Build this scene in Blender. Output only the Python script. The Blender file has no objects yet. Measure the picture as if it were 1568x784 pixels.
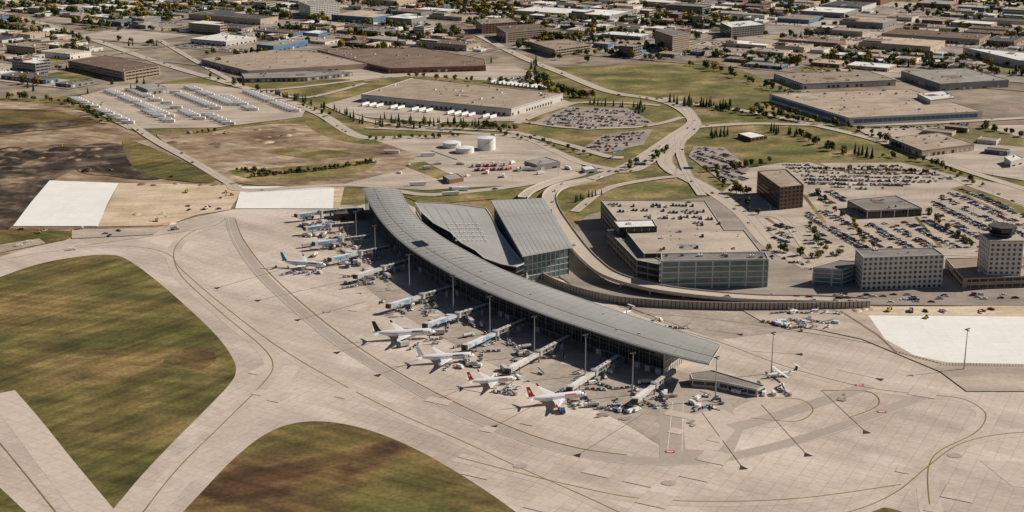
import bpy, bmesh, math, random
from mathutils import Vector, Matrix, noise
random.seed(11)
R=random.random
def U(a,b): return a+(b-a)*R()
sc=bpy.context.scene
COL=sc.collection
# ------------------------------------------------ site survey: aerial frame -> ground metres
F=2178.0; H=306.0; TH=math.atan(626/F); C=math.cos(TH); S=math.sin(TH)
def G(u,v,z=0.0):
    xc=(u-784)/F; yc=(v-392)/F
    t=(H-z)/(S+yc*C)
    return Vector((xc*t,(C-yc*S)*t,z))
def GP(l,z=0.0): return [G(u,v,z) for u,v in l]

# ------------------------------------------------ materials
def ramp(nt,cols,pos=None,interp='LINEAR'):
    n=nt.nodes.new('ShaderNodeValToRGB'); cr=n.color_ramp; cr.interpolation=interp
    k=len(cols)
    while len(cr.elements)<k: cr.elements.new(0.5)
    for i,c in enumerate(cols):
        cr.elements[i].position=(pos[i] if pos else i/(k-1 if k>1 else 1))
        cr.elements[i].color=(c[0],c[1],c[2],1)
    return n
def M(name,cols,scale=0.02,pos=None,rough=0.9,fine=0.5,fineamt=0.25,stretch=(1,1,1),rot=0,brick=None,metal=0,spec=0.3,rand=None,mid=None,detail=6,randamt=0.0,mid2=None,mid3=None):
    m=bpy.data.materials.new(name); m.use_nodes=True; nt=m.node_tree; L=nt.links
    b=nt.nodes['Principled BSDF']; b.inputs['Roughness'].default_value=rough; b.inputs['Metallic'].default_value=metal
    b.inputs['Specular IOR Level'].default_value=spec
    tc=nt.nodes.new('ShaderNodeTexCoord'); mp=nt.nodes.new('ShaderNodeMapping')
    L.new(tc.outputs['Object'],mp.inputs['Vector']); mp.inputs['Rotation'].default_value=(0,0,rot); mp.inputs['Scale'].default_value=stretch
    if rand:
        oi=nt.nodes.new('ShaderNodeObjectInfo'); r=ramp(nt,rand,None,'CONSTANT')
        for i,e in enumerate(r.color_ramp.elements): e.position=i/len(rand)
        L.new(oi.outputs['Random'],r.inputs['Fac']); out=r.outputs['Color']
    elif len(cols)==1:
        rg=nt.nodes.new('ShaderNodeRGB'); rg.outputs[0].default_value=(*cols[0],1); out=rg.outputs[0]
    else:
        n1=nt.nodes.new('ShaderNodeTexNoise'); n1.inputs['Scale'].default_value=scale; n1.inputs['Detail'].default_value=detail; n1.inputs['Roughness'].default_value=0.6
        L.new(mp.outputs[0],n1.inputs['Vector'])
        r=ramp(nt,cols,pos or [0.3+0.4*i/(len(cols)-1) for i in range(len(cols))]); L.new(n1.outputs['Fac'],r.inputs['Fac']); out=r.outputs['Color']
    def mul(a,bv,fac=1.0):
        mx=nt.nodes.new('ShaderNodeMix'); mx.data_type='RGBA'; mx.blend_type='MULTIPLY'; mx.inputs['Factor'].default_value=fac
        L.new(a,mx.inputs[6]); L.new(bv,mx.inputs[7]); return mx.outputs[2]
    if fineamt>0:
        n2=nt.nodes.new('ShaderNodeTexNoise'); n2.inputs['Scale'].default_value=fine; n2.inputs['Detail'].default_value=4
        L.new(tc.outputs['Object'],n2.inputs['Vector'])
        g=1-fineamt; r2=ramp(nt,[(g,g,g),(1+fineamt*.4,)*3],[0.3,0.7]); L.new(n2.outputs['Fac'],r2.inputs['Fac'])
        out=mul(out,r2.outputs['Color'])
    for mm in (mid,mid2,mid3):
        if not mm: continue
        n3=nt.nodes.new('ShaderNodeTexNoise'); n3.inputs['Scale'].default_value=mm[0]; n3.inputs['Detail'].default_value=3
        mp3=nt.nodes.new('ShaderNodeMapping'); L.new(tc.outputs['Object'],mp3.inputs['Vector'])
        mp3.vector_type='TEXTURE'
        mp3.inputs['Rotation'].default_value=(0,0,mm[2]); mp3.inputs['Scale'].default_value=(mm[3],1,1)
        L.new(mp3.outputs[0],n3.inputs['Vector'])
        g=1-mm[1]; r3=ramp(nt,[(g,g,g),(1.05,)*3],[0.38,0.6]); L.new(n3.outputs['Fac'],r3.inputs['Fac'])
        out=mul(out,r3.outputs['Color'])
    if brick:
        bt=nt.nodes.new('ShaderNodeTexBrick'); bt.offset=0
        mp2=nt.nodes.new('ShaderNodeMapping'); L.new(tc.outputs['Object'],mp2.inputs['Vector']); mp2.inputs['Rotation'].default_value=(0,0,brick[4])
        L.new(mp2.outputs[0],bt.inputs['Vector'])
        bt.inputs['Scale'].default_value=1; bt.inputs['Brick Width'].default_value=brick[0]; bt.inputs['Row Height'].default_value=brick[0]
        bt.inputs['Mortar Size'].default_value=brick[1]; bt.inputs['Mortar Smooth'].default_value=0.3
        v=brick[2]; bt.inputs['Color1'].default_value=(1,1,1,1); bt.inputs['Color2'].default_value=(v,v,v,1)
        d=brick[3]; bt.inputs['Mortar'].default_value=(d,d,d*.97,1)
        out=mul(out,bt.outputs['Color'])
    if randamt:
        oi=nt.nodes.new('ShaderNodeObjectInfo'); g=1-randamt
        r4=ramp(nt,[(g,g,g),(1.1,1.1,1.1)],[0,1]); L.new(oi.outputs['Random'],r4.inputs['Fac']); out=mul(out,r4.outputs['Color'])
    L.new(out,b.inputs['Base Color'])
    return m
AP=math.radians(62)
m_city=M('city_ground',[(.21,.16,.115),(.35,.275,.20),(.48,.39,.295)],0.006,mid=(0.03,.35,.4,1))
m_apron=M('apron_concrete',[(.545,.445,.36),(.635,.53,.44),(.71,.60,.505)],0.008,fine=.35,fineamt=.12,brick=(7.6,.2,.93,.74,-AP),mid=(0.06,.12,-.75,9),mid2=(.02,.10,.2,1.5))
m_apron2=M('worn_apron',[(.43,.355,.29),(.55,.46,.38)],0.03,fine=.3,fineamt=.16,brick=(7.6,.2,.88,.74,-AP),mid=(.05,.18,-.7,4))
m_taxi=M('taxiway',[(.57,.47,.385),(.68,.57,.475)],0.01,fine=.3,fineamt=.1,brick=(7.6,.18,.94,.78,-.9))
m_wear=M('tyre_worn_concrete',[(.50,.415,.34),(.60,.505,.415),(.66,.56,.465)],0.02,fine=.3,fineamt=.12,brick=(7.6,.18,.93,.76,-AP))
m_stain=M('oil_stain',[(.30,.25,.205),(.42,.35,.29)],.08,fine=.5,fineamt=.2)
m_aspband=M('service_road',[(.40,.335,.28),(.48,.405,.34)],0.02,fine=.3,fineamt=.1)
m_grassA=M('infield_grass',[(.40,.265,.10),(.29,.215,.068),(.20,.17,.045),(.125,.125,.028)],0.010,[.36,.46,.54,.66],fine=.4,fineamt=.35,mid=(.14,.34,.95,16),mid2=(.04,.40,.3,1.5),mid3=(.11,.25,-.2,18),detail=14)
m_grassB=M('dry_infield_grass',[(.13,.065,.028),(.27,.165,.06),(.24,.18,.055),(.16,.15,.036)],0.011,[.38,.46,.53,.64],fine=.4,fineamt=.35,mid=(.14,.32,-.5,16),mid2=(.04,.4,.3,1.5),mid3=(.11,.22,.5,18),detail=14)
m_grass=M('lawn',[(.42,.30,.145),(.27,.22,.07),(.16,.16,.04)],0.016,[.39,.48,.61],fine=.25,fineamt=.35,mid=(.05,.3,.5,2),mid2=(.03,.25,0,1))
m_asph=M('asphalt_road',[(.26,.215,.175),(.34,.285,.235)],0.02,fine=.4,fineamt=.12)
m_road=M('concrete_road',[(.49,.405,.325),(.58,.49,.40)],0.02,fine=.4,fineamt=.1)
m_lot=M('parking_asphalt',[(.32,.265,.22),(.43,.36,.30)],0.03,fine=.5,fineamt=.15,mid=(.05,.25,0,3))
m_lotc=M('pale_lot',[(.46,.375,.295),(.59,.49,.395)],0.02,fine=.4,fineamt=.12,mid=(.05,.2,0,3))
m_gravel=M('gravel',[(.31,.24,.165),(.44,.35,.25),(.55,.45,.335)],0.02,fine=.2,fineamt=.2)
m_dirt=M('dirt',[(.24,.155,.09),(.45,.315,.20),(.62,.475,.33)],0.014,[.38,.5,.62],fine=.12,fineamt=.3,mid=(.06,.3,.3,5),mid2=(.08,.25,-.6,8),detail=9)
m_soil=M('dark_soil',[(.05,.036,.025),(.12,.082,.052),(.38,.27,.175)],0.022,[.40,.5,.60],fine=.15,fineamt=.5,mid=(.06,.4,.3,7),mid2=(.07,.4,-.5,8),detail=9)
m_sand=M('sand',[(.54,.40,.265),(.69,.53,.37),(.77,.62,.46)],0.02,fine=.3,fineamt=.15,mid=(.08,.18,.2,5))
m_white=M('fresh_concrete',[(.85,.82,.75),(.90,.88,.83)],0.02,fine=.3,fineamt=.05,brick=(12,.14,.95,.86,.05))
m_kerb=M('kerb',[(.54,.47,.39)],fineamt=.1)
m_yel=M('taxi_line_paint',[(.20,.13,.03),(.32,.22,.065)],.05,fineamt=.2)
m_wl=M('white_paint',[(.76,.73,.67)],fineamt=.15)
m_blk=M('black_marking',[(.09,.075,.06)],fineamt=.2)
m_redp=M('red_paint',[(.45,.06,.045)],fineamt=.2)
m_troof=M('terminal_roof_metal',[(.40,.385,.35),(.46,.445,.405)],0.02,rough=.55,fine=.3,fineamt=.06,spec=.4,mid=(.05,.06,-.9,4))
m_rib=M('roof_seam',[(.28,.27,.25)],fineamt=.1)
m_glass=M('dark_glass',[(.015,.018,.02)],rough=.15,fineamt=.0,spec=.5)
m_glassg=M('green_glass',[(.07,.15,.15),(.14,.225,.22)],.3,rough=.12,fineamt=0,spec=.8)
m_conc=M('concrete_wall',[(.42,.36,.30),(.50,.44,.37)],.1,fineamt=.15)
m_base=M('terminal_base_wall',[(.10,.09,.08),(.15,.135,.12)],.1,fineamt=.15)
m_mull=M('mullion',[(.17,.165,.15)],fineamt=.1,rough=.5)
m_dark=M('dark_metal',[(.04,.038,.035)],fineamt=.1,rough=.6)
m_steel=M('galvanised_steel',[(.40,.385,.36)],fineamt=.1,rough=.5)
m_lgrey=M('light_panel',[(.60,.57,.52)],fineamt=.1,rough=.6)
m_wpaint=M('white_metal',[(.80,.79,.76),(.86,.85,.82)],.3,fineamt=.05,rough=.45)
m_ad=M('blue_advert_panel',[(.14,.42,.66),(.62,.72,.78)],.12,[.45,.55],fineamt=.0,rough=.5)
m_brown=M('brown_cladding',[(.11,.075,.055),(.15,.10,.075)],.2,fineamt=.1)
m_beige=M('beige_brick',[(.46,.36,.26),(.53,.42,.31)],.1,fineamt=.12,randamt=.25)
m_hotel=M('hotel_panel',[(.56,.52,.46),(.64,.60,.53)],.1,fineamt=.1)
m_wallw=M('pale_siding',[(.64,.60,.53),(.72,.68,.61)],.1,fineamt=.1,randamt=.25)
m_wallg=M('grey_siding',[(.25,.24,.225),(.32,.31,.29)],.1,fineamt=.1,randamt=.3)
m_wallr=M('brick_wall',[(.23,.105,.065),(.30,.155,.10)],.1,fineamt=.15,randamt=.3)
m_wallb=M('blue_siding',[(.09,.17,.27),(.13,.22,.32)],.1,fineamt=.1)
m_rt=M('tan_roof',[(.47,.36,.26),(.62,.49,.37)],.03,fineamt=.12,randamt=.4,mid=(.15,.2,.2,3))
m_rg=M('grey_roof',[(.31,.28,.245),(.45,.41,.36)],.04,fineamt=.12,randamt=.45,mid=(.15,.18,.2,3))
m_rw=M('white_roof',[(.78,.755,.70),(.87,.85,.80)],.04,fineamt=.1,randamt=.12,mid=(.15,.1,.2,3))
m_rb=M('brown_roof',[(.19,.125,.09),(.32,.22,.16)],.04,fineamt=.15,randamt=.35)
m_rd=M('dark_roof',[(.07,.068,.065),(.14,.135,.13)],.04,fineamt=.15,randamt=.3)
m_trl=M('trailer_white',[(.86,.85,.82)],fineamt=.05,rough=.5)
m_rubber=M('rubber',[(.02,.02,.02)],fineamt=.0)
m_car=M('car_paint',[(1,1,1)],rand=[(.80,.79,.76),(.025,.025,.025),(.34,.335,.32),(.09,.085,.08),(.68,.665,.63),(.30,.025,.02),(.02,.022,.025),(.05,.08,.16),(.45,.41,.36),(.16,.155,.15),(.78,.77,.74),(.04,.04,.04)],rough=.3,fineamt=0,spec=.5)
m_yvh=M('construction_yellow',[(.50,.31,.05)],fineamt=.25,rough=.6)
m_redv=M('red_vehicle_paint',[(.45,.06,.035)],fineamt=.1,rough=.45)
m_blue=M('blue_paint',[(.03,.13,.32)],fineamt=.05,rough=.4)
m_org=M('orange_paint',[(.75,.22,.03)],fineamt=.05,rough=.4)
m_teal=M('teal_paint',[(.02,.24,.30)],fineamt=.0,rough=.35)
m_navy=M('navy_paint',[(.01,.03,.10)],fineamt=.0,rough=.35)
m_air=M('aircraft_white',[(.87,.86,.84)],fineamt=.03,rough=.3,spec=.5)
m_airg=M('aircraft_grey',[(.45,.46,.47)],fineamt=.03,rough=.35)
m_red=M('livery_red',[(.66,.03,.02)],fineamt=.0,rough=.35)
m_bark=M('bark',[(.09,.065,.045)],fineamt=.3)
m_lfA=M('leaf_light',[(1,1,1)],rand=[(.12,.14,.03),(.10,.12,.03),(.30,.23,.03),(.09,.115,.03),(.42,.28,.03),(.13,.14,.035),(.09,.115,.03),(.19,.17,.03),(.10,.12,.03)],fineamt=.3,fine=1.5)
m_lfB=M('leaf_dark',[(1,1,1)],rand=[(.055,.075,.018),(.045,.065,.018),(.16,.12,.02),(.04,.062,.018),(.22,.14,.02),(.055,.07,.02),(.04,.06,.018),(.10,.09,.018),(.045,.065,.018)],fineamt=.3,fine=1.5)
m_con=M('conifer_needles',[(.025,.04,.016),(.05,.07,.027)],.8,fineamt=.3,fine=1.5)

# ------------------------------------------------ mesh helpers
def area(p): return sum(p[i][0]*p[(i+1)%len(p)][1]-p[(i+1)%len(p)][0]*p[i][1] for i in range(len(p)))/2
def ccw(p):
    p=[Vector((a[0],a[1])) for a in p]
    return p if area(p)>0 else p[::-1]
def inset(p,d):
    n=len(p); out=[]
    for i in range(n):
        a,b,c=p[i-1],p[i],p[(i+1)%n]
        e1=(b-a).normalized(); e2=(c-b).normalized()
        n1=Vector((-e1.y,e1.x)); n2=Vector((-e2.y,e2.x))
        k=n1+n2
        if k.length<1e-4: out.append(b+n1*d); continue
        k.normalize(); out.append(b+k*min(d/max(.3,k.dot(n1)),d*3))
    return out
def inside(x,y,p):
    r=False; n=len(p); j=n-1
    for i in range(n):
        if (p[i][1]>y)!=(p[j][1]>y) and x<(p[j][0]-p[i][0])*(y-p[i][1])/(p[j][1]-p[i][1])+p[i][0]: r=not r
        j=i
    return r
class MB:
    def __init__(s): s.v=[];s.f=[];s.m=[];s.mats=[]
    def mi(s,m):
        if m not in s.mats: s.mats.append(m)
        return s.mats.index(m)
    def face(s,pts,m):
        i=len(s.v); s.v+= [tuple(p) for p in pts]; s.f.append(tuple(range(i,i+len(pts)))); s.m.append(s.mi(m))
    def prism(s,poly,z0,z1,side,top=None,bot=False):
        p=ccw(poly); n=len(p)
        for i in range(n):
            a,b=p[i],p[(i+1)%n]; s.face([(a.x,a.y,z0),(b.x,b.y,z0),(b.x,b.y,z1),(a.x,a.y,z1)],side)
        s.face([(a.x,a.y,z1) for a in p],top or side)
        if bot: s.face([(a.x,a.y,z0) for a in p[::-1]],side)
    def box(s,cx,cy,z0,sx,sy,sz,m,rot=0,top=None,taper=0):
        c,sn=math.cos(rot),math.sin(rot)
        def P(x,y,z): return (cx+x*c-y*sn,cy+x*sn+y*c,z)
        a,b=sx/2,sy/2; ta,tb=a-taper,b-taper*min(1,.5)
        lo=[P(-a,-b,z0),P(a,-b,z0),P(a,b,z0),P(-a,b,z0)]; hi=[P(-ta,-tb,z0+sz),P(ta,-tb,z0+sz),P(ta,tb,z0+sz),P(-ta,tb,z0+sz)]
        for i in range(4):
            j=(i+1)%4; s.face([lo[i],lo[j],hi[j],hi[i]],m)
        s.face(hi,top or m); s.face(lo[::-1],m)
    def beam(s,p,q,w,h,m,top=None):
        p=Vector(p);q=Vector(q);d=(q-p)
        if d.length<1e-6: return
        d.normalize(); up=Vector((0,0,1)) if abs(d.z)<.95 else Vector((1,0,0))
        r=d.cross(up).normalized(); u=r.cross(d).normalized()
        a=[p+r*x*w/2+u*y*h/2 for x,y in((-1,-1),(1,-1),(1,1),(-1,1))]; b=[k+(q-p) for k in a]
        for i in range(4):
            j=(i+1)%4; s.face([a[i],a[j],b[j],b[i]],(top if (i==2 and top) else m))
        s.face(a[::-1],m); s.face(b,m)
    def tube(s,p,q,r0,r1,n,m,cap=True,capm=None):
        p=Vector(p);q=Vector(q);d=(q-p).normalized(); up=Vector((0,0,1)) if abs(d.z)<.95 else Vector((1,0,0))
        r=d.cross(up).normalized(); u=r.cross(d).normalized()
        A=[];B=[]
        for i in range(n):
            t=2*math.pi*i/n; k=r*math.cos(t)+u*math.sin(t); A.append(p+k*r0); B.append(q+k*r1)
        for i in range(n):
            j=(i+1)%n; s.face([A[i],A[j],B[j],B[i]],m)
        if cap: s.face(A[::-1],capm or m); s.face(B,capm or m)
    def mesh(s,name,off=None,smooth=False):
        me=bpy.data.meshes.new(name)
        v=s.v if off is None else [(a[0]-off[0],a[1]-off[1],a[2]) for a in s.v]
        me.from_pydata(v,[],s.f)
        for m in s.mats: me.materials.append(m)
        me.polygons.foreach_set('material_index',s.m)
        me.update(); return me
    def build(s,name,origin=None):
        off=origin
        o=bpy.data.objects.new(name,s.mesh(name,off)); 
        if off is not None: o.location=(off[0],off[1],0)
        COL.objects.link(o); return o
def put(name,me,x,y,z=0.15,rot=0,sc_=1.0):
    o=bpy.data.objects.new(name,me); o.location=(x,y,z); o.rotation_euler=(0,0,rot); o.scale=(sc_,)*3
    COL.objects.link(o); return o
def smooth(pts,closed=False,k=8):
    n=len(pts); out=[]
    rng=range(n) if closed else range(n-1)
    for i in rng:
        if closed: a,b,c,d=pts[i-1],pts[i],pts[(i+1)%n],pts[(i+2)%n]
        else: a,b,c,d=pts[max(i-1,0)],pts[i],pts[i+1],pts[min(i+2,n-1)]
        for j in range(k):
            t=j/k; out.append(0.5*((2*b)+(c-a)*t+(2*a-5*b+4*c-d)*t*t+(3*b-a-3*c+d)*t**3))
    if not closed: out.append(pts[-1])
    return out
def resample(pts,N):
    d=[0]
    for i in range(1,len(pts)): d.append(d[-1]+(pts[i]-pts[i-1]).length)
    out=[];j=0
    for i in range(N):
        t=d[-1]*i/(N-1)
        while j<len(d)-2 and d[j+1]<t: j+=1
        f=(t-d[j])/max(1e-9,d[j+1]-d[j]); out.append(pts[j].lerp(pts[j+1],min(1,f)))
    return out
LZ=[0.0]
def nz(): LZ[0]+=0.004; return LZ[0]
def sheet(name,px,mat,curved=False,world=None):
    p=world or GP(px)
    if curved: p=smooth(p,True,8)
    z=nz(); mb=MB(); mb.face([(a[0],a[1],z) for a in ccw(p)],mat); return mb.build(name)
SEGS=[]
def offs(p,d):
    out=[]
    for i,a in enumerate(p):
        t=(p[min(i+1,len(p)-1)]-p[max(i-1,0)]); t=Vector((t[0],t[1])).normalized(); out.append(Vector((a[0]-t.y*d,a[1]+t.x*d,a[2])))
    return out
def strip(mb,p,w,z,mat,c=0):
    l=offs(p,c+w/2); r=offs(p,c-w/2)
    for i in range(len(p)-1):
        mb.face([(r[i].x,r[i].y,z),(r[i+1].x,r[i+1].y,z),(l[i+1].x,l[i+1].y,z),(l[i].x,l[i].y,z)],mat)
def road(name,px,w,mat=None,kerb=True,line=True,excl=True,k=6):
    p=smooth(GP(px),False,k); z=nz(); mb=MB(); strip(mb,p,w,z,mat or m_road)
    if line: strip(mb,p,.35,z+.003,m_yel)
    if kerb:
        for sgn in(-1,1):
            strip(mb,p,.4,z+.12,m_kerb,sgn*(w/2+.2))
            e=offs(p,sgn*w/2)
            for i in range(len(p)-1): mb.face([(e[i].x,e[i].y,z),(e[i+1].x,e[i+1].y,z),(e[i+1].x,e[i+1].y,z+.12),(e[i].x,e[i].y,z+.12)],m_kerb)
    mb.build(name)
    if excl: SEGS.append((p,w/2+6))
    return p
def pline(name,px,w,mat,k=8,curved=True):
    p=GP(px); p=smooth(p,False,k) if curved else p
    mb=MB(); strip(mb,p,w,nz(),mat); mb.build(name); return p

# ------------------------------------------------ GROUND
mb=MB(); mb.face([(-15000,-3000,0),(15000,-3000,0),(15000,30000,0),(-15000,30000,0)],m_city); mb.build('ground')
sheet('grass',[(-200,150),(60,150),(110,146),(300,118),(372,124),(480,122),(560,120),(760,104),(880,102),(1090,92),(1230,140),(1310,195),(1900,185),(1900,420),(1300,400),(1180,400),(1060,420),(800,420),(560,310),(380,330),(-200,430)],m_grass)
sheet('gravel',[(500,104),(745,101),(790,102),(835,118),(800,127),(700,120),(632,115),(560,124),(500,119)],m_lotc)
sheet('dirt',[(-200,158),(0,155),(100,160),(230,212),(372,282),(372,330),(250,365),(-200,415)],m_dirt)
sheet('apron',[(-200,440),(-200,425),(0,393),(60,376),(110,366),(235,358),(262,343),(300,332),(360,320),(540,318),(600,300),(800,400),(830,420),(1000,468),(1335,470),(1900,472),(1900,1100),(-200,1100)],m_apron)
sheet('infield_grass',[(-40,440),(0,424),(60,404),(120,393),(168,390),(196,398),(240,430),(295,478),(335,518),(357,550),(361,570),(350,590),(310,632),(262,680),(215,730),(170,783),(150,796),(135,786),(100,742),(60,690),(20,638),(0,612),(-80,520)],m_grassA,True)
sheet('infield_grass',[(200,880),(275,790),(310,752),(352,708),(395,672),(435,652),(480,645),(530,650),(590,667),(660,700),(730,742),(790,784),(850,830),(900,900),(500,960)],m_grassB,True)
sheet('infield_grass',[(-80,670),(-20,728),(30,775),(60,810),(0,860),(-150,800)],m_grassA,True)
sheet('infield_grass',[(1235,800),(1270,782),(1320,776),(1370,780),(1400,800),(1320,830)],m_grassA,True)
for u,v,a,b_ in((290,552,16,22),(150,540,10,5),(620,735,14,8),(500,690,12,5),(300,575,9,8)):
    p=G(u,v); w_=[Vector((p.x+a*math.cos(t*.52)*(1+.3*noise.noise(Vector((t,u,0)))),p.y+b_*math.sin(t*.52)*(1+.3*noise.noise(Vector((t,v,0)))),0)) for t in range(12)]
    sheet('bare_patch',None,m_grassB,True,w_)
pline('taxiway',[(0,602),(40,650),(90,715),(150,790),(200,860)],17,m_taxi)
pline('taxiway',[(170,860),(225,784),(290,712),(350,655),(400,610),(440,560)],17,m_taxi)
lines=[[(-20,402),(60,388),(150,377),(225,380),(262,392),(275,410),(330,458),(410,520),(490,570),(600,628),(700,672),(800,718),(900,762),(980,800)],
          [(345,335),(330,345),(300,352),(275,370),(266,392),(280,425),(340,480),(400,530),(418,560),(400,590),(340,650),(270,720),(215,790)],
          [(-20,655),(30,715),(90,790)],
          [(300,352),(200,366),(100,380)],
          [(1430,800),(1422,760),(1422,715),(1440,690),(1490,665),(1508,645),(1505,628),(1470,610),(1400,603),(1310,590),(1200,560),(1090,520),(1000,497)],
          [(1620,662),(1540,664),(1470,680),(1420,715),(1370,755),(1300,784),(1200,800)],
          [(980,480),(1100,490),(1300,520),(1500,560),(1620,580)],
          [(700,700),(860,740),(1000,765),(1200,765),(1380,742)],
          [(360,335),(372,365),(405,410),(460,462),(530,518),(610,570),(705,620),(805,663),(885,686),(960,697)],
          [(1150,640),(1220,645),(1245,628),(1225,612),(1180,610)],[(1260,598),(1330,600),(1345,620),(1300,640)]]
for l in (lines[0],lines[1],lines[4],lines[5],lines[7]): pline('tyre_worn_strip',l,11,m_wear)
pline('service_road',[(352,333),(362,365),(395,415),(450,468),(520,525),(600,575),(700,628),(800,670),(880,692),(960,704),(1040,706),(1120,699),(1220,675),(1320,643),(1400,612),(1420,606)],9,m_aspband)
sheet('worn_apron',[(500,325),(560,322),(700,430),(900,510),(1060,575),(1160,610),(1120,640),(1040,690),(940,640),(760,560),(600,470),(520,395)],m_apron2,True)
sheet('worn_apron',[(1010,600),(1110,600),(1140,655),(1120,700),(1010,704)],m_aspband)
sheet('pale_slab',[(1045,640),(1100,625),(1140,642),(1100,690),(1050,688)],m_taxi)
sheet('pale_slab',[(1122,630),(1180,606),(1235,612),(1240,635),(1180,655)],m_taxi,True)
sheet('pale_slab',[(1500,705),(1620,708),(1620,750),(1550,745)],m_taxi)
sheet('pale_slab',[(820,420),(870,440),(1330,472),(1270,500),(1100,520),(1000,490),(900,450)],m_apron2)
pline('service_road',[(1120,655),(1180,640),(1260,614),(1330,590)],10,m_aspband)
for l in lines: pline('taxi_line',l,.7,m_yel)
pline('white_line',[(349,333),(358,367),(391,418),(446,472),(516,530),(596,580),(698,634),(798,676),(878,698),(960,710),(1040,712),(1122,705),(1222,681),(1322,648),(1420,612)],.35,m_wl)
pline('white_line',[(1030,615),(1022,692)],.35,m_wl); pline('white_line',[(1046,615),(1044,692)],.35,m_wl)
leads=[((392,461),(530,430)),((453,491),(560,462)),((513,541),(580,522)),((576,576),(655,545)),((668,613),(730,585)),((754,655),(835,612)),((882,699),(985,634)),((1139,719),(1075,632)),((1238,699),(1166,620)),((1328,664),(1258,598)),((1352,582),(1280,566)),((1229,543),(1150,538)),((1137,513),(1080,505)),((330,442),(440,410))]
for a,b in leads:
    pa=G(*a);pb_=G(*b); z=nz(); mb=MB(); d=(pb_-pa).normalized(); n=Vector((-d.y,d.x,0))
    strip(mb,[pa+d*4,pb_],.3,z,m_blk)
    mb.face([(pa+n*2.4+Vector((0,0,z))),(pa-n*2.4+Vector((0,0,z))),(pa+d*5+Vector((0,0,z)))],m_dark); mb.build('stand_marking')
for a in [(1026,692),(1350,631),(500,478),(1316,590),(700,560)]:
    p=G(*a); z=nz(); mb=MB(); mb.face([(p.x+x*2.6,p.y+y*1.4,z) for x,y in((-1,-1),(1,-1),(1,1),(-1,1))],m_redp); mb.face([(p.x+x*1.6,p.y+y*.5,z+.004) for x,y in((-1,-1),(1,-1),(1,1),(-1,1))],m_wl); mb.build('stand_number_marking')
for a in [(1024,740),(797,714),(1462,698)]:
    p=G(*a); mb=MB(); mb.face([(p.x+4*math.cos(t*.6283),p.y+3*math.sin(t*.6283),LZ[0]+.004) for t in range(10)],m_aspband); mb.build('drain_patch')
nz()
inf=[GP([(-100,380),(230,385),(390,540),(390,610),(200,800),(-100,800)]),GP([(150,860),(400,630),(560,630),(960,860)]),GP([(1180,860),(1200,760),(1420,760),(1450,860)])]
mb=MB(); zs=nz(); cA,sA=math.cos(AP),math.sin(AP)
for _ in range(50):
    p=G(U(300,1560),U(600,784)) if R()<.6 else G(U(400,1100),U(380,600))
    a=7.6*random.randint(1,2)/2; b_=7.6*random.randint(1,2)/2
    uu=round((p.x*cA+p.y*sA)/7.6)*7.6; vv=round((-p.x*sA+p.y*cA)/7.6)*7.6
    X=uu*cA-vv*sA; Y=uu*sA+vv*cA
    if any(inside(X,Y,q) for q in inf): continue
    mb.face([(X+x*a*cA-y*b_*sA,Y+x*a*sA+y*b_*cA,zs+.0005*_) for x,y in((-1,-1),(1,-1),(1,1),(-1,1))],m_taxi if R()<.6 else m_wear)
mb.build('repair_slabs'); LZ[0]+=.04
def stain(u,v,a,b_,ang):
    p=G(u,v); pts=[]
    for t in range(12):
        rr=1+.45*noise.noise(Vector((math.cos(t*.5236)*1.3,math.sin(t*.5236)*1.3,u*.37))); x=a*rr*math.cos(t*.5236); y=b_*rr*math.sin(t*.5236)
        pts.append(Vector((p.x+x*math.cos(ang)-y*math.sin(ang),p.y+x*math.sin(ang)+y*math.cos(ang),0)))
    sheet('oil_stain',None,m_stain,True,pts)
for u,v in[(475,405),(480,378),(470,353),(600,440),(640,508),(700,545),(765,580),(870,605),(960,635),(590,480),(1190,578),(1100,620),(1050,650),(930,640),(1060,592),(1290,610)]:
    for _ in range(3): stain(u+U(-12,12),v+U(-6,8),U(1.2,4),U(.8,2),U(0,3))
sheet('gravel',[(1130,472),(1340,470),(1620,470),(1620,600),(1480,600),(1440,570),(1380,545),(1320,520),(1250,505),(1170,495)],m_lotc)
sheet('fresh_concrete_pad',[(1330,484),(1620,486),(1620,560),(1450,556),(1400,545),(1355,520)],m_white)
sheet('dirt_strip',[(1290,472),(1620,468),(1620,486),(1330,482)],m_sand)
# left building site
sheet('dark_soil',[(-100,235),(20,232),(80,222),(130,225),(150,245),(110,262),(70,285),(20,345),(0,352),(-100,370)],m_soil,True)
sheet('dark_soil',[(110,228),(190,222),(250,265),(230,276),(170,270),(120,262)],m_soil,True)
sheet('grass_patch',[(-100,172),(60,168),(105,175),(150,190),(0,205),(-100,205)],m_grassB,True)
sheet('dark_soil',[(-60,198),(0,192),(90,186),(120,192),(60,200),(0,206)],m_soil,True)
sheet('grass_patch',[(190,215),(260,238),(330,275),(280,278),(210,262)],m_grassA,True)
sheet('grass_patch',[(-100,356),(60,352),(130,356),(100,368),(0,388),(-100,395)],m_grassB)
sheet('gravel',[(-60,398),(0,388),(70,373),(60,366),(-60,385)],m_gravel)
sheet('sand_pad',[(182,281),(370,284),(366,300),(352,322),(300,330),(255,346),(148,348)],m_sand)
sheet('fresh_concrete_pad',[(76,277),(182,281),(165,312),(150,347),(20,347),(48,310)],m_white)
sheet('fresh_concrete_pad',[(370,286),(512,286),(510,320),(360,320)],m_white)
sheet('sand_pad',[(512,284),(528,284),(520,320),(510,320)],m_sand)
sheet('gravel',[(110,352),(240,350),(255,346),(235,360),(110,366)],m_lotc)
sheet('dirt',[(240,208),(300,205),(440,190),(560,205),(640,238),(660,262),(620,285),(540,288),(380,283),(330,262)],m_dirt,True)
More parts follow.
